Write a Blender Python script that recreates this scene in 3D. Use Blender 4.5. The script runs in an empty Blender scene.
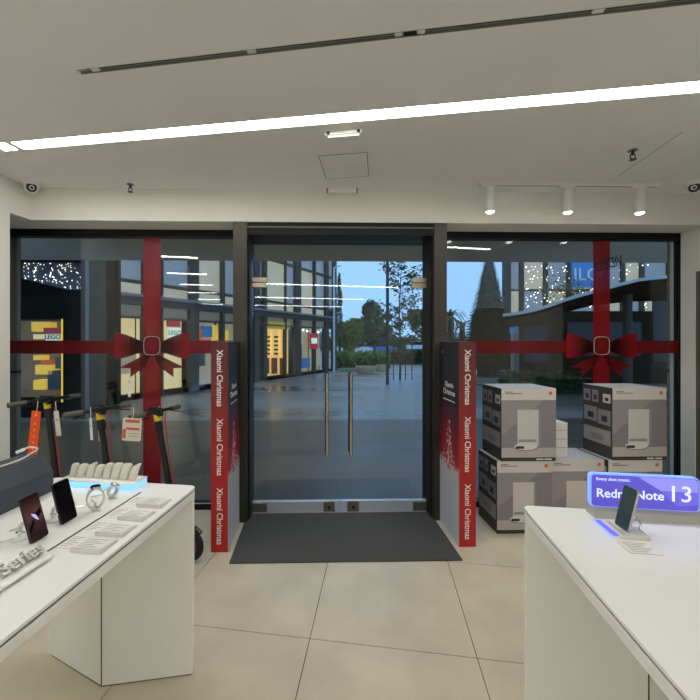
import bpy, bmesh, math, random
from mathutils import Vector, Matrix
random.seed(7)
scene = bpy.context.scene
C = scene.collection
PI = math.pi

# ------------------------------------------------------------------ camera, sky, exposure
FOC, CX, HZ, CH = 388.0, 321.0, 341.0, 1.5          # focal length and principal point of a 700 px frame, eye height
cam_d = bpy.data.cameras.new('camera'); cam = bpy.data.objects.new('camera', cam_d); C.objects.link(cam)
cam.location = (0, 0, CH); cam.rotation_euler = (PI/2, 0, 0)
cam_d.sensor_width = 36; cam_d.lens = 36*FOC/700
cam_d.shift_x = (350-CX)/700; cam_d.shift_y = -(350-HZ)/700
cam_d.clip_start = .02; cam_d.clip_end = 300
scene.camera = cam
def lin(r, g, b, a=1.0):
    f = lambda v: (v/255/12.92) if v/255 <= .04045 else ((v/255+.055)/1.055)**2.4
    return (f(r), f(g), f(b), a)
world = bpy.data.worlds.new('dusk_sky'); scene.world = world; world.use_nodes = True
bg = world.node_tree.nodes['Background']
bg.inputs[0].default_value = lin(150, 198, 246); bg.inputs[1].default_value = 1.4
vs = scene.view_settings
vs.view_transform = 'Standard'; vs.look = 'None'; vs.exposure = 0.0; vs.gamma = 1.0; vs.use_curve_mapping = False
STRIP_POWER = 28.0

# ------------------------------------------------------------------ frames of reference
TG = math.atan((380-CX)/FOC)       # the shop grid (tiles, tables, lights) is turned clockwise by this
TF = math.radians(1.35)            # the shop front is turned counter-clockwise by this
cg, sg, cf, sf = math.cos(TG), math.sin(TG), math.cos(TF), math.sin(TF)
def G(lx, ly, z=0): return Vector((lx*cg+ly*sg, -lx*sg+ly*cg, z))        # grid -> world
def FW(x, y, z=0): return Vector((x*cf-y*sf, x*sf+y*cf, z))              # shop front -> world
def fx(u, d):                                                            # picture column -> x along the shop front at depth d
    dx = (u-CX)/FOC; return d*(dx*cf+sf)/(cf-dx*sf)
def fz(u, v, d):
    dx = (u-CX)/FOC; return CH+(HZ-v)/FOC*d/(cf-dx*sf)
def at(u, v, z): return Vector(((u-CX)/FOC*z, z, CH+(HZ-v)/FOC*z))       # a world point at distance z

# ------------------------------------------------------------------ materials
MATS = {}
def mat(name, col, rough=.5, metal=0.0, noise=0.0, nscale=8.0, bump=0.0, bscale=60.0, emit=0.0, ecol=None, coat=0.0, spec=.5, alpha=1.0, stretch=None, rvar=0.0):
    m = bpy.data.materials.new(name); m.use_nodes = True; MATS[name] = m
    nt = m.node_tree; p = nt.nodes['Principled BSDF']
    p.inputs['Base Color'].default_value = col; p.inputs['Roughness'].default_value = rough
    p.inputs['Metallic'].default_value = metal; p.inputs['Coat Weight'].default_value = coat
    p.inputs['Specular IOR Level'].default_value = spec; p.inputs['Alpha'].default_value = alpha
    if emit:
        p.inputs['Emission Color'].default_value = ecol or col; p.inputs['Emission Strength'].default_value = emit
    tc = nt.nodes.new('ShaderNodeTexCoord')
    if noise:
        n = nt.nodes.new('ShaderNodeTexNoise'); n.inputs['Scale'].default_value = nscale; n.inputs['Detail'].default_value = 5
        if stretch:
            mp = nt.nodes.new('ShaderNodeMapping'); mp.inputs['Scale'].default_value = stretch
            nt.links.new(tc.outputs['Object'], mp.inputs['Vector']); nt.links.new(mp.outputs[0], n.inputs['Vector'])
        else: nt.links.new(tc.outputs['Object'], n.inputs['Vector'])
        if rvar:                                                      # damp patches are smoother
            rr_ = nt.nodes.new('ShaderNodeMapRange'); rr_.inputs[1].default_value = .35; rr_.inputs[2].default_value = .65
            rr_.inputs[3].default_value = rough-rvar; rr_.inputs[4].default_value = rough+rvar
            nt.links.new(n.outputs['Fac'], rr_.inputs[0]); nt.links.new(rr_.outputs[0], p.inputs['Roughness'])
        r = nt.nodes.new('ShaderNodeMapRange'); r.inputs[1].default_value = .3; r.inputs[2].default_value = .7
        r.inputs[3].default_value = 1-noise; r.inputs[4].default_value = 1+noise
        nt.links.new(n.outputs['Fac'], r.inputs[0])
        mx = nt.nodes.new('ShaderNodeVectorMath'); mx.operation = 'SCALE'; mx.inputs[0].default_value = col[:3]
        nt.links.new(r.outputs[0], mx.inputs['Scale']); nt.links.new(mx.outputs[0], p.inputs['Base Color'])
    if bump:
        n = nt.nodes.new('ShaderNodeTexNoise'); n.inputs['Scale'].default_value = bscale
        nt.links.new(tc.outputs['Object'], n.inputs['Vector'])
        b = nt.nodes.new('ShaderNodeBump'); b.inputs['Strength'].default_value = bump
        nt.links.new(n.outputs['Fac'], b.inputs['Height']); nt.links.new(b.outputs[0], p.inputs['Normal'])
    return m
def ramp_mat(name, axis, stops, rough=.45, emit=0.0):
    """print whose colour runs along one axis of the object (generated 0..1)"""
    m = bpy.data.materials.new(name); m.use_nodes = True; nt = m.node_tree; p = nt.nodes['Principled BSDF']
    tc = nt.nodes.new('ShaderNodeTexCoord'); sp = nt.nodes.new('ShaderNodeSeparateXYZ'); rp = nt.nodes.new('ShaderNodeValToRGB')
    nt.links.new(tc.outputs['Generated'], sp.inputs[0]); nt.links.new(sp.outputs[axis], rp.inputs[0])
    el = rp.color_ramp.elements
    while len(el) < len(stops): el.new(.5)
    for e, (pos, col) in zip(el, stops): e.position = pos; e.color = col
    nt.links.new(rp.outputs[0], p.inputs['Base Color']); p.inputs['Roughness'].default_value = rough
    if emit:
        nt.links.new(rp.outputs[0], p.inputs['Emission Color']); p.inputs['Emission Strength'].default_value = emit
    MATS[name] = m
    return m
def glass_mat(name, tint, ior=1.5, rough=0.0):
    m = bpy.data.materials.new(name); m.use_nodes = True; nt = m.node_tree
    nt.nodes.remove(nt.nodes['Principled BSDF']); out = nt.nodes['Material Output']
    t = nt.nodes.new('ShaderNodeBsdfTransparent'); t.inputs[0].default_value = tint
    g = nt.nodes.new('ShaderNodeBsdfGlossy'); g.inputs['Roughness'].default_value = rough
    f = nt.nodes.new('ShaderNodeFresnel'); f.inputs[0].default_value = ior
    ge = nt.nodes.new('ShaderNodeNewGeometry'); mr = nt.nodes.new('ShaderNodeMapRange')      # both faces of the thin sheet reflect alike
    mr.inputs[3].default_value = ior; mr.inputs[4].default_value = 1/ior
    nt.links.new(ge.outputs['Backfacing'], mr.inputs[0]); nt.links.new(mr.outputs[0], f.inputs[0])
    mx = nt.nodes.new('ShaderNodeMixShader')
    nt.links.new(f.outputs[0], mx.inputs[0]); nt.links.new(t.outputs[0], mx.inputs[1]); nt.links.new(g.outputs[0], mx.inputs[2])
    nt.links.new(mx.outputs[0], out.inputs[0]); MATS[name] = m
    return m
def vinyl_mat(name, col, opac=.86):
    """thin printed film on glass: lets a little of what lies behind through; colour attribute holds the print"""
    m = bpy.data.materials.new(name); m.use_nodes = True; nt = m.node_tree; p = nt.nodes['Principled BSDF']
    out = nt.nodes['Material Output']
    p.inputs['Roughness'].default_value = .35
    a = nt.nodes.new('ShaderNodeAttribute'); a.attribute_name = 'print'
    mul = nt.nodes.new('ShaderNodeVectorMath'); mul.operation = 'MULTIPLY'; mul.inputs[1].default_value = col[:3]
    nt.links.new(a.outputs['Color'], mul.inputs[0]); nt.links.new(mul.outputs[0], p.inputs['Base Color'])
    t = nt.nodes.new('ShaderNodeBsdfTranslucent'); nt.links.new(mul.outputs[0], t.inputs[0])
    m1 = nt.nodes.new('ShaderNodeMixShader'); m1.inputs[0].default_value = .3
    nt.links.new(p.outputs[0], m1.inputs[1]); nt.links.new(t.outputs[0], m1.inputs[2])
    tr = nt.nodes.new('ShaderNodeBsdfTransparent')
    m2 = nt.nodes.new('ShaderNodeMixShader'); m2.inputs[0].default_value = opac
    nt.links.new(tr.outputs[0], m2.inputs[1]); nt.links.new(m1.outputs[0], m2.inputs[2]); nt.links.new(m2.outputs[0], out.inputs[0])
    MATS[name] = m
    return m

mat('wall_paint', lin(234, 233, 225), .75, noise=.02, nscale=3)
mat('ceiling_paint', lin(238, 238, 234), .8, noise=.02, nscale=2)
mat('tile', lin(205, 196, 174), .38, noise=.10, nscale=3.2, bump=.03, bscale=90)
mat('grout', lin(84, 78, 68), .9)
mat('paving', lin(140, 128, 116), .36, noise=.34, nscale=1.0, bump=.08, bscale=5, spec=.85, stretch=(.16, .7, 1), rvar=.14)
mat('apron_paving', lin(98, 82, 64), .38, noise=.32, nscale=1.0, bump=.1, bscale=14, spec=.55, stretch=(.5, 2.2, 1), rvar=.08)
mat('portal_metal', lin(66, 63, 58), .38, metal=.55)
mat('black_frame', lin(22, 22, 22), .45, spec=.2)
mat('white_gloss', lin(249, 249, 244), .25, coat=.2)
mat('white_plastic', lin(228, 228, 222), .4)
mat('seam', lin(120, 120, 112), .7)
mat('groove', lin(105, 104, 96), .7)
mat('groove_dark', lin(74, 74, 66), .8)
mat('dark_slot', lin(165, 165, 158), .6)
mat('black_plastic', lin(20, 20, 22), .35)
mat('rubber', lin(26, 26, 27), .75, bump=.2, bscale=40)
mat('grey_rubber', lin(92, 88, 80), .7)
mat('chrome', lin(215, 215, 212), .18, metal=1)
mat('rail_steel', lin(196, 206, 218), .35, metal=.45)
mat('handle_steel', lin(214, 196, 178), .24, metal=1)
mat('lock_metal', lin(186, 176, 158), .3, metal=1)
mat('mat_fibre', lin(74, 75, 74), .95, noise=.18, nscale=140, bump=.6, bscale=420)
mat('led', (1, 1, 1, 1), .5, emit=STRIP_POWER, ecol=(1, .985, .945, 1))
mat('spot_lens', (1, 1, 1, 1), .5, emit=10, ecol=(1, .95, .86, 1))
mat('text_white', lin(235, 232, 230), .5)
mat('text_dark', lin(80, 80, 82), .6)
mat('text_grey', lin(176, 176, 172), .6)
mat('carton_dark', lin(58, 57, 56), .6, noise=.05)
mat('carton_white', lin(214, 208, 204), .45)
mat('carton_picture', lin(138, 130, 136), .45)
mat('carton_picture_light', lin(154, 146, 150), .45)
mat('carton_floor', lin(186, 178, 178), .45)
mat('print_tower', lin(208, 203, 198), .45)
mat('print_tower_shade', lin(150, 145, 145), .45)
mat('print_robot', lin(222, 218, 214), .4)
mat('print_black', lin(36, 36, 38), .4)
mat('print_orange', lin(214, 98, 62), .45)
mat('print_grey', lin(128, 124, 124), .5)
mat('display_dark', lin(58, 63, 72), .55)
mat('phone_glass', lin(10, 10, 14), .08, coat=.5)
mat('phone_back', lin(44, 70, 78), .25, coat=.4)
mat('phone_edge', lin(196, 198, 200), .25, metal=.8)
mat('strap', lin(226, 222, 208), .55)
mat('blue_glow', lin(120, 190, 250), .4, emit=1.0, ecol=lin(125, 190, 250))
mat('purple_strip', lin(90, 84, 205), .4, emit=1.2, ecol=lin(84, 80, 215))
mat('sign_edge_glow', lin(130, 170, 255), .4, emit=.8, ecol=lin(120, 165, 255))
mat('sign_face', lin(84, 74, 178), .3, emit=.75, ecol=lin(84, 76, 190))
mat('sign_light_band', lin(136, 132, 222), .3, emit=.8, ecol=lin(132, 130, 222))
mat('sign_mid_band', lin(100, 90, 200), .3, emit=.8, ecol=lin(98, 90, 204))
mat('sign_text', lin(210, 220, 255), .3, emit=.95, ecol=lin(196, 214, 255))
mat('sign_base', lin(196, 194, 186), .35, metal=.3)
mat('paper', lin(232, 230, 226), .6)
mat('acrylic_card', lin(222, 218, 216), .3)
mat('card_print', lin(196, 192, 188), .6)
mat('silver_letter', lin(186, 186, 180), .35, metal=.3)
mat('cable_white', lin(228, 226, 218), .5)
mat('yellow_clamp', lin(236, 206, 30), .45)
mat('red_trim', lin(170, 28, 34), .4)
mat('orange_tag', lin(238, 84, 26), .55, noise=.08, nscale=20)
mat('orange_print', lin(255, 176, 80), .55)
mat('price_tag', lin(226, 216, 200), .6)
mat('tag_print', lin(206, 96, 62), .6)
mat('hub_metal', lin(70, 70, 72), .4, metal=.6)
mat('outer_soffit', lin(196, 184, 168), .8, noise=.04, nscale=2)
mat('outer_column', lin(136, 130, 120), .6, noise=.05, nscale=3)
mat('dark_facade', lin(26, 24, 22), .7, spec=0)
mat('steel_blue', lin(78, 74, 68), .6, spec=.08)
mat('steel_light', lin(124, 124, 122), .4)
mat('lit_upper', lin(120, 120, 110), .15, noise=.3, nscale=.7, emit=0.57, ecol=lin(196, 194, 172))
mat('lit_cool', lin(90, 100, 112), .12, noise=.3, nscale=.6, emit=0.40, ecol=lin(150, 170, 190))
mat('lit_cream', lin(220, 200, 150), .3, emit=0.85, ecol=lin(236, 212, 158))
mat('lit_shop', lin(150, 140, 120), .3, emit=0.50, ecol=lin(196, 184, 158))
mat('lit_yellow', lin(230, 180, 40), .4, emit=0.83, ecol=lin(240, 196, 60))
mat('lit_gold', lin(220, 180, 90), .4, emit=0.96, ecol=lin(226, 190, 122))
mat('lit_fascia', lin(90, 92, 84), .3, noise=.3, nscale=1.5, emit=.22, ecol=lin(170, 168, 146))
mat('glass_band', lin(74, 82, 82), .12)
mat('toy_back', lin(110, 90, 62), .5, noise=.3, nscale=3, emit=.28, ecol=lin(150, 118, 70))
mat('toy_brown', lin(110, 56, 36), .5, emit=.2, ecol=lin(130, 66, 40))
mat('gold_sign', lin(170, 150, 60), .5, emit=.35, ecol=lin(176, 156, 66))
mat('toy_red', lin(196, 40, 40), .4, emit=.25, ecol=lin(200, 40, 40))
mat('toy_blue', lin(40, 120, 190), .4, emit=.3, ecol=lin(40, 130, 200))
mat('toy_orange', lin(236, 110, 30), .4, emit=.35, ecol=lin(240, 110, 30))
mat('toy_grey', lin(120, 112, 100), .5)
mat('sign_white', lin(226, 240, 210), .4, emit=.6, ecol=lin(226, 240, 210))
mat('leaf_dark', lin(62, 76, 48), .8, spec=0, noise=.35, nscale=3)
mat('leaf_mid', lin(112, 128, 70), .8, spec=0, noise=.35, nscale=3)
mat('leaf_grey', lin(84, 98, 76), .8, spec=0, noise=.3, nscale=2)
mat('leaf_brown', lin(112, 104, 72), .8, spec=0, noise=.3, nscale=2)
mat('bark', lin(62, 54, 46), .9, noise=.2, nscale=12)
mat('fir', lin(44, 48, 38), .8, spec=0, noise=.4, nscale=2)
mat('fir_net', lin(118, 112, 98), .8, spec=0, noise=.25, nscale=4)
mat('planter', lin(205, 182, 150), .7, noise=.08)
mat('grass', lin(92, 122, 82), .9, noise=.2, nscale=2)
mat('post_black', lin(34, 38, 44), .5)
mat('post_white', lin(220, 226, 232), .4)
mat('canopy_white', lin(190, 186, 180), .5)
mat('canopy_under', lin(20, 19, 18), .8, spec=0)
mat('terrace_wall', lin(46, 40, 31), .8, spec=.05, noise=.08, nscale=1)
mat('blue_sign', lin(40, 110, 180), .4, emit=.35, ecol=lin(50, 120, 190))
mat('fairy', (1, 1, 1, 1), .5, emit=3.0, ecol=(1, .95, .85, 1))
mat('net_dark', lin(84, 88, 96), .6, spec=.1, noise=.2, nscale=2)
mat('car_white', lin(220, 224, 228), .25)
mat('car_blue', lin(90, 130, 190), .25)
mat('car_red', lin(170, 70, 80), .25)
mat('car_glass', lin(40, 46, 52), .1)
glass_mat('window_glass', (.90, .92, .92, 1))
glass_mat('door_glass', (.93, .95, .95, 1))
glass_mat('far_glass', (.92, .94, .93, 1), ior=1.3)
vinyl_mat('vinyl_red', lin(150, 18, 28), .82)
mat('knot_line', lin(206, 190, 180), .5)

# ------------------------------------------------------------------ mesh helpers
class MB:
    def __init__(s): s.v = []; s.f = []
    def add(s, vs_, fs):
        o = len(s.v); s.v += [tuple(v) for v in vs_]; s.f += [tuple(i+o for i in f) for f in fs]; return s
    def box(s, x0, x1, y0, y1, z0, z1, M=None):
        vv = [Vector((x, y, z)) for z in (z0, z1) for y in (y0, y1) for x in (x0, x1)]
        if M: vv = [M @ v for v in vv]
        return s.add(vv, [(0, 2, 3, 1), (4, 5, 7, 6), (0, 1, 5, 4), (2, 6, 7, 3), (0, 4, 6, 2), (1, 3, 7, 5)])
    def prism(s, poly, a0, a1, axis=2):
        """extrude a polygon along an axis: axis 2 -> poly is xy, 1 -> xz, 0 -> yz"""
        def mk(p, a):
            return (p[0], p[1], a) if axis == 2 else ((p[0], a, p[1]) if axis == 1 else (a, p[0], p[1]))
        n = len(poly)
        return s.add([mk(p, a0) for p in poly]+[mk(p, a1) for p in poly],
                     [tuple(range(n))[::-1], tuple(range(n, 2*n))]+[(i, (i+1) % n, n+(i+1) % n, n+i) for i in range(n)])
    def tube(s, pts, r, n=10, closed=False, caps=True):
        pts = [Vector(p) for p in pts]; k = len(pts)
        rr = r if isinstance(r, (list, tuple)) else [r]*k
        o = []; up = None
        for i, p in enumerate(pts):
            if closed: t = pts[(i+1) % k]-pts[i-1]
            else: t = pts[min(i+1, k-1)]-pts[max(i-1, 0)]
            t.normalize()
            if up is None:
                up = Vector((0, 0, 1)) if abs(t.z) < .9 else Vector((1, 0, 0))
            a = t.cross(up)
            if a.length < 1e-5: a = t.orthogonal()
            a.normalize(); b = a.cross(t).normalized(); up = b
            o += [p+(a*math.cos(2*PI*j/n)+b*math.sin(2*PI*j/n))*rr[i] for j in range(n)]
        fs = []
        for i in range(k if closed else k-1):
            for j in range(n):
                A, B = i*n, ((i+1) % k)*n
                fs.append((A+j, A+(j+1) % n, B+(j+1) % n, B+j))
        if caps and not closed:
            fs.append(tuple(range(n))[::-1]); fs.append(tuple(range((k-1)*n, k*n)))
        return s.add(o, fs)
    def lathe(s, prof, n=24, M=None):
        vv = []; k = len(prof)
        for r, z in prof: vv += [Vector((r*math.cos(2*PI*j/n), r*math.sin(2*PI*j/n), z)) for j in range(n)]
        if M: vv = [M @ v for v in vv]
        fs = [(i*n+j, i*n+(j+1) % n, (i+1)*n+(j+1) % n, (i+1)*n+j) for i in range(k-1) for j in range(n)]
        fs += [tuple(range(n))[::-1], tuple(range((k-1)*n, k*n))]
        return s.add(vv, fs)
    def ball(s, c, r, n=8, m=6, sc=(1, 1, 1)):
        c = Vector(c); prof = [(max(r*math.sin(PI*i/m), r*.02), -r*math.cos(PI*i/m)) for i in range(m+1)]
        return s.lathe(prof, n, Matrix.Translation(c) @ Matrix.Diagonal((*sc, 1)))
    def build(s, name, m, parent=None, bevel=0.0, smooth=False, loc=None, rot=None, seg=2):
        me = bpy.data.meshes.new(name); me.from_pydata(s.v, [], s.f)
        bm = bmesh.new(); bm.from_mesh(me); bmesh.ops.recalc_face_normals(bm, faces=bm.faces)
        if bevel:
            es = [e for e in bm.edges if len(e.link_faces) == 2 and e.calc_face_angle(0) > .6]
            bmesh.ops.bevel(bm, geom=es, offset=bevel, segments=seg, affect='EDGES', profile=.5, clamp_overlap=True)
        bm.to_mesh(me); bm.free()
        if smooth:
            for p in me.polygons: p.use_smooth = True
            me.set_sharp_from_angle(angle=math.radians(40))
        me.materials.append(MATS[m] if isinstance(m, str) else m)
        o = bpy.data.objects.new(name, me); C.objects.link(o)
        if parent: o.parent = parent
        if loc is not None: o.location = loc
        if rot is not None: o.rotation_euler = rot
        return o
def tag(o, label, cat, group=None):
    o['label'] = label; o['category'] = cat
    if group: o['group'] = group
    return o
def thing(name, label, cat, loc=(0, 0, 0), rz=0.0, group=None):
    o = bpy.data.objects.new(name, None); C.objects.link(o); o.empty_display_size = .1
    o.location = loc; o.rotation_euler = (0, 0, rz)
    return tag(o, label, cat, group)
def struct(o, label=None):
    o['kind'] = 'structure'
    if label: o['label'] = label
    return o
def copy_tree(o, parent=None):
    c = o.copy(); C.objects.link(c); c.parent = parent
    for ch in list(o.children): copy_tree(ch, c)
    return c
def bx(*a): return MB().box(*a)
_tc = {}
def text(body, size, m, parent, loc, rot, name='lettering', extrude=.0006, mirror=False, align='CENTER', bold=0.0, sx=1.0):
    key = (body, size, m, extrude, mirror, align, bold)
    if key not in _tc:
        cu = bpy.data.curves.new('t', 'FONT'); cu.body = body; cu.size = size; cu.extrude = extrude; cu.align_x = align; cu.align_y = 'CENTER'
        cu.offset = bold; cu.resolution_u = 3; cu.space_line = .95
        to = bpy.data.objects.new('t', cu); C.objects.link(to)
        dg = bpy.context.evaluated_depsgraph_get()
        me = bpy.data.meshes.new_from_object(to.evaluated_get(dg)); me.name = name
        bpy.data.objects.remove(to)
        if mirror:
            for v in me.vertices: v.co.x *= -1
            me.flip_normals()
        me.materials.clear(); me.materials.append(MATS[m]); _tc[key] = me
    o = bpy.data.objects.new(name, _tc[key]); C.objects.link(o); o.parent = parent; o.location = loc; o.rotation_euler = rot; o.scale.x = sx
    return o

# ================================================================== THE SETTING
CEIL, BULK = 2.75, 2.487
D_PORTAL, D_DOOR, D_WIN = 3.216, 3.40, 3.50
LX0, LX1 = -2.82, 2.717            # side walls in grid coordinates
# ---- floor: grout bed and separate tiles
floor = struct(MB().prism([FW(-3.4, 3.55), FW(-3.4, -.0)+Vector((0, -9.5, 0)), FW(4.4, 0)+Vector((0, -9.5, 0)), FW(4.4, 3.55)], -.12, -.004).build('floor', 'grout'))
def clip(poly, n, d):
    out = []
    for i, a in enumerate(poly):
        b = poly[(i+1) % len(poly)]; da, db = a.dot(n)-d, b.dot(n)-d
        if da <= 0: out.append(a)
        if da*db < 0: out.append(a+(b-a)*(da/(da-db)))
    return out
TW, TD = .805, .812
for i in range(-4, 5):
    for j in range(-7, 3):
        x0, y0 = -.35+TW*i, 1.925+TD*j
        g = .0022
        lo, hi = max(x0+g, LX0), min(x0+TW-g, LX1+.55)
        if hi-lo < .02: continue
        p = [G(lo, y0+g).xy, G(hi, y0+g).xy, G(hi, y0+TD-g).xy, G(lo, y0+TD-g).xy]
        p = clip([Vector(q) for q in p], Vector((-sf, cf)), D_WIN+.03)
        if len(p) < 3: continue
        MB().prism([tuple(q) for q in p], -.012, 0).build('floor_tile', 'tile', floor)
# ---- ceiling, with the light channel and the dark track channel left open
def gp(lx0, lx1, ly0, ly1): return [tuple(G(a, b).xy) for a, b in ((lx0, ly0), (lx1, ly0), (lx1, ly1), (lx0, ly1))]
cb = MB()
S0, S1, L0, L1 = 1.599, 1.629, 2.115, 2.215
for a in ((LX0-.3, LX1+.9, -9.6, S0), (LX0-.3, LX1+.9, S1, L0), (LX0-.3, LX1+.9, L1, 4.3), (LX0-.3, -1.385, S0, S1), (2.4, LX1+.9, S0, S1), (LX0-.3, -2.44, L0, L1), (2.1, LX1+.9, L0, L1), (-2.335, -2.30, L0, L1)):
    cb.prism(gp(*a), CEIL, CEIL+.06)
cb.prism(gp(LX0-.3, LX1+.9, -9.6, 4.3), CEIL+.06, CEIL+.12)
ceiling = struct(cb.build('ceiling', 'ceiling_paint'))
# access hatch: joint line and panel, and a plaster joint further right
hb = MB()
a0, a1, b0, b1 = -.412, -.083, 2.585, 2.965
for r in ((a0, a1, b0, b0+.004), (a0, a1, b1-.004, b1), (a0, a0+.004, b0, b1), (a1-.004, a1, b0, b1)): hb.prism(gp(*r), CEIL-.0012, CEIL+.001)
hb.build('hatch_joint', 'groove', ceiling)
MB().prism(gp(a0+.006, a1-.006, b0+.006, b1-.006), CEIL-.002, CEIL+.001).build('hatch_panel', 'ceiling_paint', ceiling)
MB().prism(gp(1.785, 1.789, 2.62, 3.24), CEIL-.0008, CEIL+.001).build('plaster_joint', 'seam', ceiling)
# ---- side walls, back wall, bulkhead
wl = MB().prism(gp(LX0-.12, LX0, -9.5, 2.596), 0, CEIL); wl.prism(gp(LX0-.12, LX0, 2.596, 3.3), BULK+.003, CEIL)
struct(wl.build('wall_left', 'wall_paint'))
struct(MB().prism(gp(LX1, LX1+.14, -9.5, 4.0), 0, CEIL).build('wall_right', 'wall_paint'))
struct(MB().prism(gp(LX0, LX1, -9.6, -9.5), 0, CEIL).build('wall_back', 'wall_paint'))
wf = MB().prism([tuple(FW(a, b).xy) for a, b in ((-3.3, D_PORTAL+.004), (3.75, D_PORTAL+.004), (3.75, 3.62), (-3.3, 3.62))], BULK, CEIL)
xj = fx(685, D_WIN-.03)
wf.prism([tuple(FW(a, b).xy) for a, b in ((xj+.001, D_WIN-.03), (3.75, D_WIN-.03), (3.75, 3.62), (xj+.001, 3.62))], 0, BULK)
wf.prism([tuple(FW(a, b).xy) for a, b in ((-3.3, 2.6), (-2.42, 2.6), (-2.40, 2.72), (-3.3, 2.72))], 0, CEIL)
wf.prism([tuple(FW(a, b).xy) for a, b in ((-3.3, 2.72), (-2.40, 2.72), (-2.32, D_PORTAL+.004), (-3.3, D_PORTAL+.004))], BULK, CEIL)
wf.prism([tuple(FW(a, b).xy) for a, b in ((-3.3, 2.7), (-3.12, 2.7), (-3.12, 3.62), (-3.3, 3.62))], 0, BULK)
struct(wf.build('wall_front', 'wall_paint'))
# dark display recess with pale frame on the right wall
rp = thing('wall_display', 'dark wall display panel with pale frame at the right edge', 'wall panel', G(LX1-.0, 3.29, .3), -TG)
bx(-.012, 0, -.55, .52, 0, 1.80).build('panel', mat('panel_dark', lin(96, 90, 76), .5), rp)
pf = MB()
for r in ((-.55, .52, 1.80, 1.83), (-.55, .52, -.03, 0), (-.58, -.55, -.03, 1.83), (.52, .545, -.03, 1.83)): pf.box(-.02, 0, r[0], r[1], r[2], r[3])
pf.build('frame', 'white_plastic', rp)

# ---- outer ground, soffit and columns
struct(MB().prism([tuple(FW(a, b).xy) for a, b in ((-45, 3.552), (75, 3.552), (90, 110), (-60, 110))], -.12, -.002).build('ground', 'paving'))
struct(MB().prism([tuple(FW(a, b).xy) for a, b in ((-9, 3.64), (9, 3.64), (9, 5.45), (-9, 5.45))], 2.62, 3.4).build('trim_1', 'outer_soffit'), 'grey outer soffit above the shop front')
for n_, (u0, u1) in enumerate(((-6, 20), (668, 683))):
    a, b = fx(u0, 3.7), fx(u1, 3.7)
    cbm = bx(a, b, 3.66, 3.71, 0, 2.62)
    o = cbm.build('trim_%d' % (n_+2), 'outer_column', rot=(0, 0, TF)); struct(o, 'grey clad column outside the window')
    bx(a-.003, b+.003, 3.655, 3.713, 1.20, 1.225).build('joint', 'black_frame', o)

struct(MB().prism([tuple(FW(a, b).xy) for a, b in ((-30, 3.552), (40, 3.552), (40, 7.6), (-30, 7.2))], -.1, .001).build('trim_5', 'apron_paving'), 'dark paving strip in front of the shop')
# ---- door portal
xa0, xa1, xb0, xb1 = fx(233, D_PORTAL), fx(247, D_PORTAL), fx(434, D_PORTAL), fx(447, D_PORTAL)
zh = fz(340, 235, D_PORTAL)
portal = bpy.data.objects.new('trim_4', None); C.objects.link(portal); portal.rotation_euler = (0, 0, TF); struct(portal, 'dark metal portal frame around the glass doors')
bx(xa0, xa1, D_PORTAL, 3.56, 0, BULK).build('post', 'portal_metal', portal, bevel=.003)
bx(xb0, xb1, D_PORTAL, 3.56, 0, BULK).build('post', 'portal_metal', portal, bevel=.003)
bx(xa1, xb0, D_PORTAL+.01, 3.56, zh, BULK).build('header', 'black_frame', portal, bevel=.003)
bx(xa1, xb0, D_PORTAL, D_PORTAL+.012, BULK-.048, BULK-.038).build('header_highlight', 'seam', portal)  # thin bar coloured pale to paint in the ceiling strip's glint on the header
bx(xa1, xa1+.014, D_PORTAL+.05, 3.5, 0, zh).build('stop', 'black_frame', portal)
bx(xb0-.014, xb0, D_PORTAL+.05, 3.5, 0, zh).build('stop', 'black_frame', portal)
bx(xa1, xb0, D_DOOR-.03, 3.56, -.002, .006).build('threshold', 'rail_steel', portal)
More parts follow.
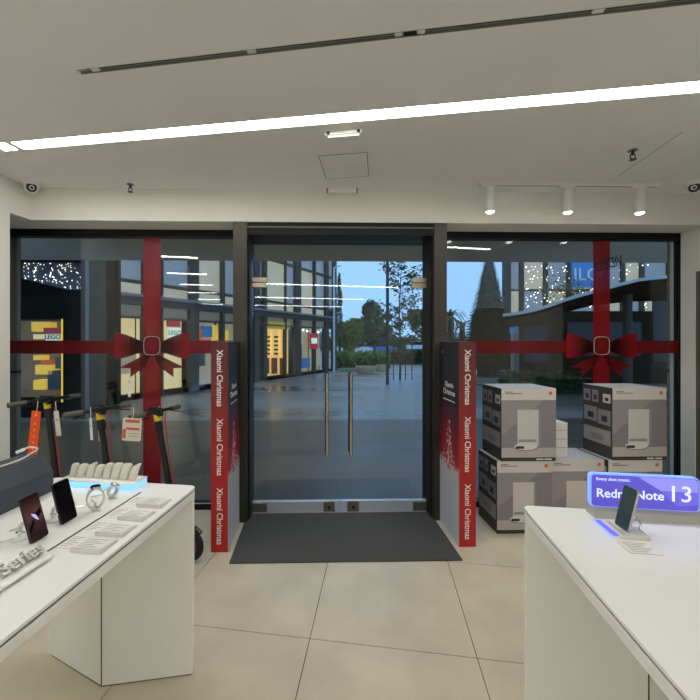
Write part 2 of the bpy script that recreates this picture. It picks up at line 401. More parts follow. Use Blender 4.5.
# ---- glass doors
dx0, dx1, dm = xa1+.016, xb0-.004, fx(340, D_DOOR)
for n_, (a, b) in enumerate(((dx0, dm-.003), (dm+.003, dx1))):
    d = bpy.data.objects.new('door_%d' % (n_+1), None); C.objects.link(d); d.rotation_euler = (0, 0, TF)
    struct(d, ['left', 'right'][n_]+' frameless glass door leaf with steel bar handle')
    bx(a, b, D_DOOR, D_DOOR+.012, .10, zh-.004).build('pane', 'door_glass', d)
    bx(a, b, D_DOOR-.014, D_DOOR+.026, .008, .102).build('bottom_rail', 'rail_steel', d, bevel=.002)
    s = 1 if n_ else -1
    lu = 353 if n_ else 329
    lx_ = fx(lu, D_DOOR)
    lk = bx(lx_-.05, lx_+.05, D_DOOR-.020, D_DOOR-.012, .012, .102).build('lock_plate', 'lock_metal', d, bevel=.002)
    MB().lathe([(.012, 0), (.012, .006)], 14, Matrix.Translation((lx_, D_DOOR-.020, .05)) @ Matrix.Rotation(PI/2, 4, 'X')).build('keyhole', 'black_plastic', lk)
    hu = 351 if n_ else 327
    hx = fx(hu, D_DOOR-.05); z1, z0 = fz(hu, 373, D_DOOR-.05), fz(hu, 455, D_DOOR-.05)
    h = MB().tube([(hx, D_DOOR-.055, z0), (hx, D_DOOR-.055, z1)], .0145, 14).build('handle', 'handle_steel', d, smooth=True)
    sb = MB()
    for zz in (z0+.1, z1-.1): sb.tube([(hx, D_DOOR-.055, zz), (hx, D_DOOR, zz)], .008, 8)
    sb.build('standoff', 'handle_steel', h, smooth=True)
    MB().tube([(hx, D_DOOR+.067, z0), (hx, D_DOOR+.067, z1)], .0145, 14).build('outer_handle', 'black_plastic', d, smooth=True)
    zt = fz(256, 282.5, D_DOOR)
    e0, e1 = (b-.135, b+.002) if n_ else (a-.004, a+.125)
    for q in (-1, 1):
        hg = bx(e0, e1, D_DOOR-.016, D_DOOR+.028, zt+q*.023-.020, zt+q*.023+.020).build('hinge_clamp', 'lock_metal', d, bevel=.002)
    e0, e1 = (b-.13, b) if n_ else (a, a+.13)
    bx(e0, e1, D_DOOR-.018, D_DOOR+.028, .012, .09).build('pivot_clamp', 'lock_metal', d, bevel=.002)

# ---- windows with film ribbons
def window(n, x0, x1, label):
    w = bpy.data.objects.new('window_%d' % n, None); C.objects.link(w); w.rotation_euler = (0, 0, TF); struct(w, label)
    bx(x0, x1, D_WIN-.03, D_WIN+.05, BULK-.062, BULK).build('frame_head', 'black_frame', w)
    bx(x0, x1, D_WIN-.03, D_WIN+.05, 0, .055).build('frame_sill', 'black_frame', w)
    bx(x0, x0+.03, D_WIN-.03, D_WIN+.05, .055, BULK-.062).build('frame_side', 'black_frame', w)
    bx(x1-.03, x1, D_WIN-.03, D_WIN+.05, .055, BULK-.062).build('frame_side', 'black_frame', w)
    bx(x0+.03, x1-.03, D_WIN-.034, D_WIN-.03, .055, .062).build('sill_bead', 'rail_steel', w)
    bx(x0+.03, x1-.03, D_WIN, D_WIN+.012, .055, BULK-.062).build('pane', 'window_glass', w)
    return w
w1 = window(1, -3.12, xa0, 'left shop window with red ribbon film')
w2 = window(2, xb1, xj, 'right shop window with red ribbon film')
RIB = D_WIN-.0025
def film(name, polys, parent, m='vinyl_red', y=RIB, t=.0006):
    """polys: list of (list of (x,z), list of brightness) convex pieces of one printed film"""
    me = bpy.data.meshes.new(name); v = []; f = []; colr = []
    for pts, br in polys:
        o = len(v); v += [(p[0], y, p[1]) for p in pts]; f.append(tuple(range(o, o+len(pts)))); colr += br
    me.from_pydata(v, [], f); me.update()
    bm = bmesh.new(); bm.from_mesh(me); bmesh.ops.remove_doubles(bm, verts=bm.verts, dist=1e-6); bm.to_mesh(me); bm.free()
    ca = me.color_attributes.new('print', 'FLOAT_COLOR', 'POINT')
    key = {}
    for p, b in zip(v, colr): key[(round(p[0], 5), round(p[2], 5))] = b
    for i, vv in enumerate(me.vertices):
        b = key.get((round(vv.co.x, 5), round(vv.co.z, 5)), 1.0); ca.data[i].color = (b, b, b, 1)
    me.materials.append(MATS[m]); o = bpy.data.objects.new(name, me); C.objects.link(o); o.parent = parent
    md = o.modifiers.new('film', 'SOLIDIFY'); md.thickness = t
    return o
def ribbon(win, uc, x0, x1, vv0, vv1, label):
    D = RIB
    t = thing('ribbon_film', label, 'window sticker', FW(0, 0, 0), TF)
    P = lambda u, v: (fx(u, D), fz(u, v, D))
    xc = fx(uc, D); zc = fz(uc, 347, D)
    hw = .078; hh = .058
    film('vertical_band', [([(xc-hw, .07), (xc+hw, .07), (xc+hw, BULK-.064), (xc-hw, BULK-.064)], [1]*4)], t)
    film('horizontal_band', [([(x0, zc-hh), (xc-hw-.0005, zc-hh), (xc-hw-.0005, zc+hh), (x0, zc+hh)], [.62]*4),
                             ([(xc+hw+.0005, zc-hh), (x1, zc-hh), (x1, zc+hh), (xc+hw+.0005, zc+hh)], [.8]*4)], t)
    yb = RIB-.0012
    for s in (-1, 1):      # loops of the bow: narrow at the knot, wide at the outside, printed dark towards the knot
        pol = []
        n = 10
        for i in range(n):
            a, b = i/n, (i+1)/n
            def edge(q):
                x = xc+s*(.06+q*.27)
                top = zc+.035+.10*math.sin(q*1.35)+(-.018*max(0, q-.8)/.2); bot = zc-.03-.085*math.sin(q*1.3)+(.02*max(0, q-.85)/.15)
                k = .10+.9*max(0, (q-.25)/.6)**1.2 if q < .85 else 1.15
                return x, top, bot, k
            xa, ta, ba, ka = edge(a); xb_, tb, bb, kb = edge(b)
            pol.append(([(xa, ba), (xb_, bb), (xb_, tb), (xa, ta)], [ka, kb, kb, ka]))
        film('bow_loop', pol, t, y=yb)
        tl = [(xc+s*.01, zc-.06), (xc+s*.07, zc-.075), (xc+s*.29, zc-.185), (xc+s*.19, zc-.19), (xc+s*.19, zc-.27), (xc+s*.06, zc-.17)]
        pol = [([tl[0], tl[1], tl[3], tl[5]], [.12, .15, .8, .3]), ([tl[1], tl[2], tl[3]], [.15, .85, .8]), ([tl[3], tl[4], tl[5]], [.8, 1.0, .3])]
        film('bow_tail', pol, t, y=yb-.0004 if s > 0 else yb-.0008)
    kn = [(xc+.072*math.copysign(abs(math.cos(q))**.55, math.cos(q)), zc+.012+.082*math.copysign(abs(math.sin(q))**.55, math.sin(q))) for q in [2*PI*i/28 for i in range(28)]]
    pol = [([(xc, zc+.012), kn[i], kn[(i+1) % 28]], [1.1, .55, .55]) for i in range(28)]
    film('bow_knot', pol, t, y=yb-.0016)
    MB().tube([(p[0], yb-.002, p[1]) for p in kn], .0028, 5, closed=True).build('knot_outline', 'knot_line', t)
    return t
ribbon(w1, 152, -3.09, xa0-.031, 0, 0, 'red ribbon and bow film on the left shop window')
ribbon(w2, 601.5, xb1+.031, xj-.031, 0, 0, 'red ribbon and bow film on the right shop window')
# mirrored lettering on the right glass
vt = thing('window_lettering', 'dark mirrored lettering on the right window near the top', 'lettering', FW(fx(609, D_WIN-.008), D_WIN-.008, fz(609, 264, D_WIN)), TF)
text('VIDEO', .135, 'black_plastic', vt, (0, 0, 0), (PI/2, math.radians(-15), 0), mirror=True, sx=.68)

# ================================================================== CEILING FITTINGS
def strip_light(lx0, lx1, ly0, ly1, label, recess=.012, group=None):
    c = G((lx0+lx1)/2, (ly0+ly1)/2, CEIL)
    t = thing('linear_light', label, 'ceiling light', c, -TG, group); hx_, hy = (lx1-lx0)/2, (ly1-ly0)/2
    bx(-hx_+.004, hx_-.004, -hy+.006, hy-.006, recess*0+.004, .014).build('diffuser', 'led', t)
    f = MB()
    for r in ((-hx_, hx_, -hy, -hy+.004), (-hx_, hx_, hy-.004, hy), (-hx_, -hx_+.003, -hy, hy), (hx_-.003, hx_, -hy, hy)): f.box(r[0], r[1], r[2], r[3], -.001, .02)
    f.build('profile', 'white_plastic', t)
    return t
strip_light(-2.30, 2.10, L0, L1, 'long glowing white linear light recessed across the ceiling')
strip_light(-2.44, -2.335, L0, L1, 'short square end light left of the long ceiling strip')
def surf_light(lx0, lx1, ly0, ly1, label, group=None):
    t = thing('surface_light', label, 'ceiling light', G((lx0+lx1)/2, (ly0+ly1)/2, CEIL-.03), -TG, group); hx_, hy = (lx1-lx0)/2, (ly1-ly0)/2
    bx(-hx_, hx_, -hy, hy, .006, .03).build('housing', 'white_plastic', t); bx(-hx_+.005, hx_-.005, -hy+.005, hy-.005, 0, .006).build('diffuser', 'led', t)
    return t
for k, yy in enumerate((-1.7, -4.3, -6.8)): surf_light(-1.2, 2.3, yy, yy+.1, 'long linear ceiling light behind the viewer, %s' % ['first back', 'second back', 'last of three'][k], 'rear ceiling strips')
for k, (xa, yy) in enumerate(((-2.62, .9), (-2.62, -.55), (-2.62, -1.95), (-2.62, -3.4), (-2.62, -5.0), (-2.62, -6.5))):
    surf_light(xa+.05, xa+.75, yy, yy+.1, 'short linear ceiling light along the left wall, %s from the window' % ['first', 'second', 'third', 'fourth', 'fifth', 'sixth'][k], 'short rear ceiling strips')
# dark track channel
tr = thing('track_channel', 'dark recessed lighting track channel across the near ceiling', 'track', G(.5, (S0+S1)/2, CEIL), -TG)
bx(-1.88, 1.9, -.015, .015, .010, .02).build('channel_bed', 'dark_slot', tr)
bx(-1.88, 1.9, -.015, -.012, .0, .02).build('side_rail', 'dark_slot', tr); bx(-1.88, 1.9, .011, .015, -.002, .02).build('side_rail', 'seam', tr)
bx(-1.85, 1.9, -.004, .004, .008, .011).build('conductor', 'black_plastic', tr)
for q in (-1.80, -1.05, -.42, -.34, .32, 1.05): bx(q-.02, q+.02, -.012, .011, .001, .011).build('clip', 'white_plastic', tr, bevel=.002)
bx(-.41, -.35, -.011, .011, .001, .011).build('feed_box', 'black_plastic', tr)
# emergency lights
e1 = thing('emergency_light', 'slim white emergency light below the long strip', 'emergency light', G(-.215, 2.325, CEIL), -TG)
bx(-.112, .112, -.032, .032, -.022, 0).build('body', 'white_plastic', e1, bevel=.006); bx(-.095, .095, -.024, .024, -.034, -.022).build('lens', 'white_gloss', e1, bevel=.004)
for q in (-.09, .09): bx(q-.008, q+.008, -.036, -.03, -.02, -.004).build('end_stop', 'black_plastic', e1)
e2 = thing('emergency_light', 'slim white emergency light above the glass doors', 'emergency light', FW(fx(342, 3.14), 3.14, CEIL), TF)
bx(-.135, .135, -.03, .03, -.02, 0).build('body', 'white_plastic', e2, bevel=.005); bx(-.115, .115, -.022, .022, -.05, -.02).build('lens', 'white_gloss', e2, bevel=.004)
bx(-.125, -.115, -.024, .024, -.045, -.02).build('end_stop', 'seam', e2); bx(.115, .125, -.024, .024, -.045, -.02).build('end_stop', 'seam', e2)
# sprinklers
for (lx, ly, lab) in ((-1.968, 2.83, 'small bronze ceiling sprinkler on the left'), (1.637, 2.82, 'small bronze ceiling sprinkler on the right')):
    t = thing('sprinkler', lab, 'sprinkler', G(lx, ly, CEIL), -TG)
    MB().lathe([(.028, -.004), (.028, 0)], 16).build('escutcheon', 'seam', t, smooth=True)
    f = MB().lathe([(.009, -.03), (.009, -.004)], 10)
    f.tube([(-.012, 0, -.028), (-.016, 0, -.045), (-.004, 0, -.06)], .0035, 6); f.tube([(.012, 0, -.028), (.016, 0, -.045), (.004, 0, -.06)], .0035, 6); f.box(-.013, .013, -.005, .005, -.032, -.026)
    f.build('frame', 'hub_metal', t)
    MB().lathe([(.02, -.064), (.02, -.06)], 12).build('deflector', 'hub_metal', t)
# dome cameras
for (w, aim, lab) in ((at(31, 187, 3.06), .75, 'white dome camera in the left ceiling corner'), (at(694, 193, 3.06), -.75, 'white dome camera in the right ceiling corner')):
    t = thing('dome_camera', lab, 'camera', (w.x, w.y, CEIL), aim)
    MB().lathe([(.058, -.028), (.062, 0)], 24).build('base', 'white_plastic', t, smooth=True)
    MB().ball((0, 0, -.035), .05, 20, 12).build('ball', 'white_plastic', t, smooth=True)
    A = Matrix.Translation((0, 0, -.035)) @ Matrix.Rotation(math.radians(112), 4, 'X')
    MB().lathe([(.036, .036), (.031, .046)], 20, A).build('lens_window', 'black_plastic', t, smooth=True)
    MB().lathe([(.012, .045), (.010, .050)], 14, A).build('lens', 'phone_glass', t)
# spot track
ty = 3.03
tx0, tx1 = fx(478, ty), fx(656, ty)
tk = thing('light_track', 'white ceiling track above the right window', 'track', FW((tx0+tx1)/2, ty, CEIL), TF)
hl = (tx1-tx0)/2
bx(-hl, hl, -.018, .018, -.022, 0).build('rail', 'white_plastic', tk, bevel=.002); bx(-hl+.01, hl-.01, -.006, .006, -.0235, -.021).build('slot', 'dark_slot', tk)
bx(hl, hl+.02, -.02, .02, -.024, 0).build('end_cap', 'white_plastic', tk)
for k, (u, w_) in enumerate(((490, 'leftmost, nearest the doors'), (568, 'in the middle of the track'), (640, 'rightmost, nearest the side wall'))):
    x = fx(u, ty)
    t = thing('spotlight', 'white cylinder track spotlight, '+w_, 'spotlight', FW(x, ty, CEIL-.022), TF, 'track spotlights')
    bx(-.07, .05, -.016, .016, -.022, 0).build('adapter', 'white_plastic', t, bevel=.003)
    tilt = Matrix.Translation((0, 0, -.02)) @ Matrix.Rotation(math.radians(3), 4, 'X') @ Matrix.Rotation(math.radians(-1.5), 4, 'Y')
    MB().lathe([(.036, -.185), (.036, -.012), (.03, 0)], 24, tilt).build('body', 'white_plastic', t, smooth=True)
    MB().lathe([(.018, -.197), (.030, -.190), (.031, -.180)], 24, tilt).build('lens', 'spot_lens', t)
    ld = bpy.data.lights.new('spot_beam', 'SPOT'); ld.energy = 14; ld.spot_size = math.radians(70); ld.spot_blend = .6; ld.shadow_soft_size = .03; ld.color = (1, .93, .82)
    lo = bpy.data.objects.new('spot_beam', ld); C.objects.link(lo); lo.parent = t
    lo.matrix_local = tilt @ Matrix.Translation((0, 0, -.205))

# ================================================================== DOOR MAT AND CHRISTMAS COLUMNS
mx0, mx1 = fx(229, 2.62), fx(463, 2.62)
tag(bx(mx0, mx1, 2.622, 3.372, 0, .009).build('door_mat', 'mat_fibre', bevel=.003, rot=(0, 0, TF)), 'charcoal grey entrance mat in front of the glass doors', 'mat')
ramp_mat('column_front', 'Z', [(0, lin(188, 30, 30)), (.45, lin(168, 34, 32)), (.75, lin(120, 38, 36)), (1, lin(84, 34, 34))])
ramp_mat('column_side', 'Z', [(0, lin(196, 200, 206)), (.36, lin(186, 190, 196)), (.385, lin(170, 24, 40)), (.55, lin(110, 20, 40)), (.68, lin(34, 30, 44)), (1, lin(20, 28, 40))])
mat('tree_print_red', lin(186, 40, 58), .5); mat('tree_print_pale', lin(226, 196, 200), .5)
def column(u0, u1, zf, side, label):
    x0, x1 = fx(u0, zf), fx(u1, zf); w = (x1-x0)/2; h = 1.495
    t = thing('advertising_column', label, 'display column', FW((x0+x1)/2, zf, 0), TF)
    bx(-w, w, .002, .42, .0, h).build('body', 'white_plastic', t)
    bx(-w, w, 0, .002, 0, h).build('front_print', 'column_front', t)
    xs = side*w
    sp = bx(min(xs, xs+side*.002), max(xs, xs+side*.002), 0, .42, .0, h).build('side_print', 'column_side', t)
    for zc in (1.235, .745, .255):
        text('Xiaomi Christmas', .060, 'text_white', t, (0, -.0006, zc), (PI/2, PI/2, 0), bold=.0008, sx=.92)
    text('Xiaomi\nChristmas', .062, 'text_white', t, (xs+side*.0026, .2, 1.13), (PI/2, 0, side*PI/2), sx=1.0)
    bx(min(xs, xs+side*.003), max(xs, xs+side*.003), .08, .33, 1.035, 1.042).build('underline', 'text_white', t)
    bx(min(xs, xs+side*.003), max(xs, xs+side*.003), .335, .36, 1.40, 1.43).build('logo', 'print_orange', t)
    # printed tree of gifts
    rr = random.Random(3)
    for nm, m_, cnt in (('tree_print', 'tree_print_red', 90), ('gift_print', 'tree_print_pale', 60)):
        b = MB()
        for _ in range(cnt):
            q = rr.random()**.7; z = .88-q*.38; y = .2+(rr.random()-.5)*(.05+.36*q**1.6); s_ = .008+rr.random()*.012
            xo = xs+side*(.0032+(.0006 if m_ == 'tree_print_pale' else 0))
            a = rr.random()*6
            pts = [(xo, y+s_*math.cos(a+k*2.1), z+s_*math.sin(a+k*2.1)) for k in range(3)]
            b.add(pts+[(xo-side*.001, p[1], p[2]) for p in pts], [(0, 1, 2), (5, 4, 3), (0, 3, 4, 1), (1, 4, 5, 2), (2, 5, 3, 0)])
        o = b.build(nm, m_, t); o['kind'] = 'stuff'
    return t
column(211, 228, 2.77, 1, 'red and navy Christmas advertising column left of the doors')
column(459, 476, 2.80, -1, 'red and black Christmas advertising column right of the doors')

# ================================================================== VACUUM CARTONS
BW, BD, BH = .43, .335, .565
def carton(label, loc, rz, proto=None):
    if proto:
        c = copy_tree(proto); c.location = loc; c.rotation_euler = (0, 0, rz); tag(c, label, 'box', 'vacuum cleaner cartons'); return c
    t = thing('carton', label, 'box', loc, rz, 'vacuum cleaner cartons')
    w = BW/2
    bx(-w, w, 0, BD, 0, BH).build('body', 'carton_dark', t, bevel=.003)
    bx(-w+.001, w-.001, 0, BD, BH, BH+.0008).build('lid', mat('carton_top', lin(186, 190, 196), .35), t)
    bx(-w, w, -.001, 0, .030, BH).build('front_sheet', 'carton_white', t)
    pic = MB().prism([(-w, .105), (w, .105), (w, .475), (w-.10, .475), (-w, .20)], -.002, -.001, axis=1)
    pic.build('picture', 'carton_picture', t)
    MB().prism([(-w, .201), (w-.101, .475), (-w, .475)], -.002, -.001, axis=1).build('picture_light', 'carton_picture_light', t)
    bx(-w, w, -.0021, -.001, .030, .105).build('picture_floor', 'carton_floor', t)
    tw = bx(-.09, .095, -.003, -.002, .12, .40).build('tower_picture', 'print_tower', t)
    bx(-.082, .06, -.0035, -.003, .15, .17).build('tower_slot', 'print_tower_shade', tw)
    bx(.075, .095, -.0033, -.003, .12, .40).build('tower_side', 'print_tower_shade', tw)
    rb = MB().prism([(-.115+.09*(1+math.cos(a)), .115+.028*math.sin(a)) for a in [2*PI*i/24 for i in range(24)]], -.0045, -.0035, axis=1).build('robot_picture', 'print_robot', t)
    bx(-.105, -.04, -.005, -.0045, .098, .118).build('robot_bumper', 'print_black', rb)
    MB().prism([(-.115+.093*(1+math.cos(a)), .108+.028*math.sin(a)) for a in [PI+PI*i/14 for i in range(15)]], -.0035, -.003, axis=1).build('robot_shadow', 'print_grey', rb)
    bx(w-.055, w-.03, -.002, -.001, .515, .54).build('logo', 'print_orange', t)
    for zz, ll in ((.538, .06), (.526, .13)): bx(-w+.03, -w+.03+ll, -.002, -.001, zz-.0035, zz+.0035).build('title_line', 'print_grey', t)
    for q in (.06, .125): bx(q, q+.055, -.002, -.0, .009, .02).build('foot_text', 'text_white', t)
    # printed left side
    for (y0, y1, z0, z1, m_) in ((.02, .10, .44, .51, 'print_tower'), (.15, .22, .43, .53, 'carton_picture'), (.24, .32, .43, .53, 'carton_picture'), (.02, .155, .26, .38, 'carton_picture'), (.165, .315, .27, .39, 'carton_picture'), (.02, .32, .10, .22, 'carton_picture_light')):
        s_ = bx(-w-.001, -w, y0, y1, z0, z1).build('side_picture', m_, t)
        yc, zc, dy, dz = (y0+y1)/2, (z0+z1)/2, (y1-y0), (z1-z0)
        bx(-w-.0016, -w-.001, yc-dy*.25, yc+dy*.2, zc-dz*.3, zc+dz*.1).build('side_icon', 'print_black' if m_ != 'carton_picture_light' else 'print_grey', s_)
    return t
zb = 2.985
X = lambda u: fx(u, zb)
def cpos(uc, d, z=0): return FW(uc, d, z)
c1 = carton('lower left vacuum carton, nearest the red column', cpos(X(497)+BW/2, zb), TF)
carton('upper left vacuum carton beside the red column', cpos(X(501)+BW/2-.002, zb-.01, BH+.001), TF+.004, c1)
carton('lower vacuum carton in the middle of the bottom row', cpos(X(497)+BW*1.5+.005, zb+.02), TF, c1)
carton('lower right vacuum carton behind the purple sign', cpos(X(497)+BW*2.5+.022, zb), TF-.003, c1)
carton('upper right vacuum carton above the purple sign', cpos(X(612)+BW/2, zb-.005, BH+.001), TF, c1)
wp = thing('white_box', 'plain white packaging box on the middle carton', 'box', FW(X(497)+BW+.15, zb+.10, BH+.0015), TF)
bx(-.10, .045, 0, .16, 0, .27).build('body', 'paper', wp, bevel=.003); bx(-.10, .045, 0, .16, .27, .272).build('lid', 'paper', wp)
for zz in (.21, .14, .07): bx(-.05, .035, -.001, 0, zz, zz+.006).build('print_line', 'text_grey', wp)

# ================================================================== DISPLAY TABLES
TT = .84
def rrect(x0, x1, y0, y1, r, n=6):
    p = []
    for cx, cy, a in ((x1-r, y1-r, 0), (x0+r, y1-r, PI/2), (x0+r, y0+r, PI), (x1-r, y0+r, 1.5*PI)):
        p += [(cx+r*math.cos(a+PI/2*i/n), cy+r*math.sin(a+PI/2*i/n)) for i in range(n+1)]
    return p
def table(lx0, lx1, label):
    xc = (lx0+lx1)/2; w = (lx1-lx0)/2; L = 2.7; yend = 1.667
    t = thing('display_table', label, 'table', G(xc, yend, 0), -TG)
    MB().prism(rrect(-w, w, -L, 0, .03), TT-.012, TT).build('tabletop', 'white_gloss', t, bevel=.003)
    MB().prism(rrect(-w+.005, w-.005, -L+.005, -.005, .026), TT-.019, TT-.012).build('shadow_gap', 'groove', t)
    MB().prism(rrect(-w, w, -L, 0, .03), TT-.05, TT-.019).build('apron', 'white_gloss', t, bevel=.002)
    for y0, s in ((-.012, -1), (-L+.012, 1)):
        hexp = [(-w+.006, y0+s*.0), (-w+.006, y0+s*.018), (0, y0+s*.135), (w-.006, y0+s*.018), (w-.006, y0+s*.0)]
        if s > 0: hexp = hexp[::-1]
        MB().prism(hexp, 0.004, TT-.05).build('support', 'white_gloss', t, bevel=.002)
        bx(-.002, .002, min(y0+s*.1365, y0+s*.12), max(y0+s*.1365, y0+s*.12), .004, TT-.05).build('panel_joint', 'groove_dark', t)
        MB().prism([(a*.985, b) for a, b in hexp], 0, .004).build('foot_shadow_gap', 'groove', t)
    return t
table(-1.562, -.826, 'long white display table on the left with phones and watches')
table(.565, 1.301, 'long white display table on the right with purple sign')

# ---- right table: lit sign
sl0, sl1 = .79, 1.155
sg_ = thing('lit_sign', 'purple backlit phone sign on the right table', 'sign', G((sl0+sl1)/2, 1.615, TT), -TG)
w = (sl1-sl0)/2
MB().prism([(-.035, 0), (.03, 0), (.03, .03), (-.008, .034), (-.022, .024)], -w, w, axis=0).build('base', 'sign_base', sg_, bevel=.002)
def rr_xz(x0, x1, z0, z1, r): return rrect(x0, x1, z0, z1, r)
MB().prism(rr_xz(-w, w, .032, .158, .014), -.004, .018, axis=1).build('light_box', 'sign_edge_glow', sg_)
MB().prism(rr_xz(-w+.004, w-.004, .036, .154, .012), -.006, -.004, axis=1).build('face', 'sign_face', sg_)
MB().prism([(-.02, .153), (w-.018, .153), (w-.006, .143), (w-.006, .105), (.055, .105)], -.0066, -.006, axis=1).build('light_band', 'sign_light_band', sg_)
MB().prism([(.055, .1045), (w-.006, .1045), (w-.006, .06), (.11, .05)], -.0066, -.006, axis=1).build('mid_band', 'sign_mid_band', sg_)
text('Every shot iconic.', .0165, 'sign_text', sg_, (-w+.018, -.0075, .139), (PI/2, 0, 0), align='LEFT')
text('Redmi Note', .046, 'sign_text', sg_, (-w+.018, -.0075, .085), (PI/2, 0, 0), align='LEFT', bold=.0004, sx=1.0)
text('13', .082, 'sign_text', sg_, (.074, -.0075, .094), (PI/2, 0, 0), align='LEFT', sx=1.05)
# phone on its lit stand
def phone(label, loc, rz, lean, back, wdt=.068, hgt=.145, roll=0.0, screen=None):
    """stands leaning back; local -y is the side facing the viewer, base at z=0"""
    t = thing('smartphone', label, 'phone', loc, rz); t.rotation_euler = (-lean, roll, rz); t.rotation_mode = 'XYZ'
    MB().prism(rrect(-wdt/2, wdt/2, 0, hgt, .008), -.004, .004, axis=1).build('body', 'phone_edge' if back else 'black_plastic', t, bevel=.001)
    MB().prism(rrect(-wdt/2+.0012, wdt/2-.0012, .0012, hgt-.0012, .007), -.0047, -.004, axis=1).build('back_glass' if back == 1 else 'screen', 'phone_back' if back else (screen or 'phone_glass'), t)
    return t
st = thing('phone_stand', 'white wedge phone stand with purple lit edge on the right table', 'stand', G(.826, 1.495, TT), -TG)
MB().prism([(-.053, .004), (.058, .014), (.058, .0), (-.053, 0)], -.066, .066, axis=1).build('base', 'white_plastic', st, bevel=.001)
bx(-.050, -.032, -.058, .058, .0058, .0072).build('lit_strip', 'purple_strip', st); bx(-.0555, -.053, -.064, .064, .0005, .004).build('edge_glow', 'sign_edge_glow', st)
bx(-.018, -.008, -.05, .05, .0085, .0095).build('print_line', 'card_print', st)
MB().tube([(.02, -.005, .012), (.028, -.005, .05)], .007, 8).build('holder_arm', 'chrome', st)
MB().tube([(.034, .0, .03), (.055, .01, .045), (.062, -.01, .03), (.045, -.03, .018)], .003, 6).build('tether', 'chrome', st)
MB().tube([(.03, -.028, .016), (.035, -.05, .014), (.05, -.055, .015), (.052, -.03, .017)], .0025, 6).build('cable', 'cable_white', st)
ph = phone('dark teal smartphone leaning on the right table stand', G(.828, 1.484, TT+.012), -PI/2-TG+.06, .23, 1)
pc = thing('price_card', 'price card lying on the right table before the phone', 'price card', G(.815, 1.372, TT), -TG)
bx(-.046, .046, -.036, .036, 0, .003).build('card', 'paper', pc)
for k in range(6): bx(-.036, .036-(k % 3)*.012, .026-k*.0105, .030-k*.0105, .003, .0034).build('print_line', 'text_grey', pc)

# ---- left table
tray = thing('display_tray', 'thin white raised tray on the left table', 'tray', G(-1.30, .45, TT), -TG)
MB().prism(rrect(-.25, .27, -1.05, 1.10, .004), 0, .007).build('plate', 'white_gloss', tray, bevel=.002)
bx(.268, .273, -1.05, 1.10, 0, .0035).build('edge_gap', 'groove', tray)
TZ = TT+.007
pl = thing('letter_plate', 'rounded white plate with raised silver letters on the left table', 'sign', G(-1.04, .62, TZ), -TG)
MB().prism(rrect(-.05, .062, -.60, .43, .022), 0, .009).build('plate', 'white_gloss', pl, bevel=.003)
lt = text('Series', .056, 'silver_letter', pl, (.022, .352, .011), (math.radians(28), 0, PI/2), extrude=.006, align='CENTER', bold=.001)
lt.rotation_euler = Matrix.Rotation(PI/2, 3, 'Z').to_4x4().to_3x3().to_euler()
lt.rotation_euler = (Matrix.Rotation(PI/2, 3, 'Z') @ Matrix.Rotation(math.radians(35), 3, 'X')).to_euler()
lt.location.z = .026
# dark wedge backdrop
dk = thing('display_block', 'dark grey angled display block on the left table', 'display stand', G(-1.405, 1.495, TT+.0075), -TG)
MB().prism([(0, 0), (0, .088), (-.05, .155), (-.15, .155), (-.15, 0)], -1.6, 0, axis=1).build('body', 'display_dark', dk, bevel=.002)
cb_ = MB()
cpts = [(-.085, -1.0, .160), (-.075, -.5, .160), (-.07, -.26, .161), (-.055, -.12, .165), (-.032, -.075, .185), (-.02, -.06, .20), (-.03, -.085, .212), (-.04, -.10, .208)]
sm = []
for i in range(len(cpts)-1):
    a, b = Vector(cpts[i]), Vector(cpts[i+1]); p = Vector(cpts[max(i-1, 0)]); q = Vector(cpts[min(i+2, len(cpts)-1)])
    for k in range(6):
        s_ = k/6; sm.append(.5*((2*a)+(b-p)*s_+(2*p-5*a+4*b-q)*s_*s_+(3*a-p-3*b+q)*s_**3))
sm.append(Vector(cpts[-1]))
uc = thing('charging_cable', 'white charging cable lying over the dark display block', 'cable', dk.location, -TG)
MB().tube(sm, .0035, 8).build('cord', 'cable_white', uc, smooth=True)
MB().tube([(-.04, -.10, .208), (-.055, -.125, .198)], .007, 8).build('plug', 'white_plastic', uc, smooth=True)
# phones on the left table
ramp_mat('phone_wallpaper', 'Z', [(0, lin(30, 22, 28)), (.35, lin(62, 40, 44)), (.55, lin(96, 60, 56)), (1, lin(34, 16, 18))], rough=.12, emit=.25)
ramp_mat('phone_dark_screen', 'Z', [(0, lin(16, 16, 22)), (1, lin(6, 6, 10))], rough=.08)
mat('wall_glow', lin(170, 190, 240), .2, emit=.6, ecol=lin(170, 190, 240)); mat('wall_black', lin(16, 13, 18), .1)
p1 = phone('smartphone showing a reddish wallpaper on the left table', G(-1.100, 1.116, TZ+.004), PI/2-TG+.06, .29, 0, wdt=.070, hgt=.148, screen='phone_wallpaper')
MB().prism([(-.012, .09), (.004, .082), (.012, .06), (.004, .065), (-.006, .078)], -.0052, -.0047, axis=1).build('wallpaper_glow', 'wall_glow', p1)
MB().prism([(.002, .085), (.028, .098), (.028, .08), (.014, .07)], -.0051, -.0047, axis=1).build('wallpaper_shape', 'wall_black', p1)
MB().prism([(-.03, .045), (-.006, .075), (-.008, .055), (-.03, .03)], -.0051, -.0047, axis=1).build('wallpaper_shape', 'wall_black', p1)
p2 = phone('smartphone with black screen on the left table', G(-1.108, 1.246, TZ+.004), PI/2-TG+.02, .27, 0, wdt=.074, hgt=.147, screen='phone_dark_screen')
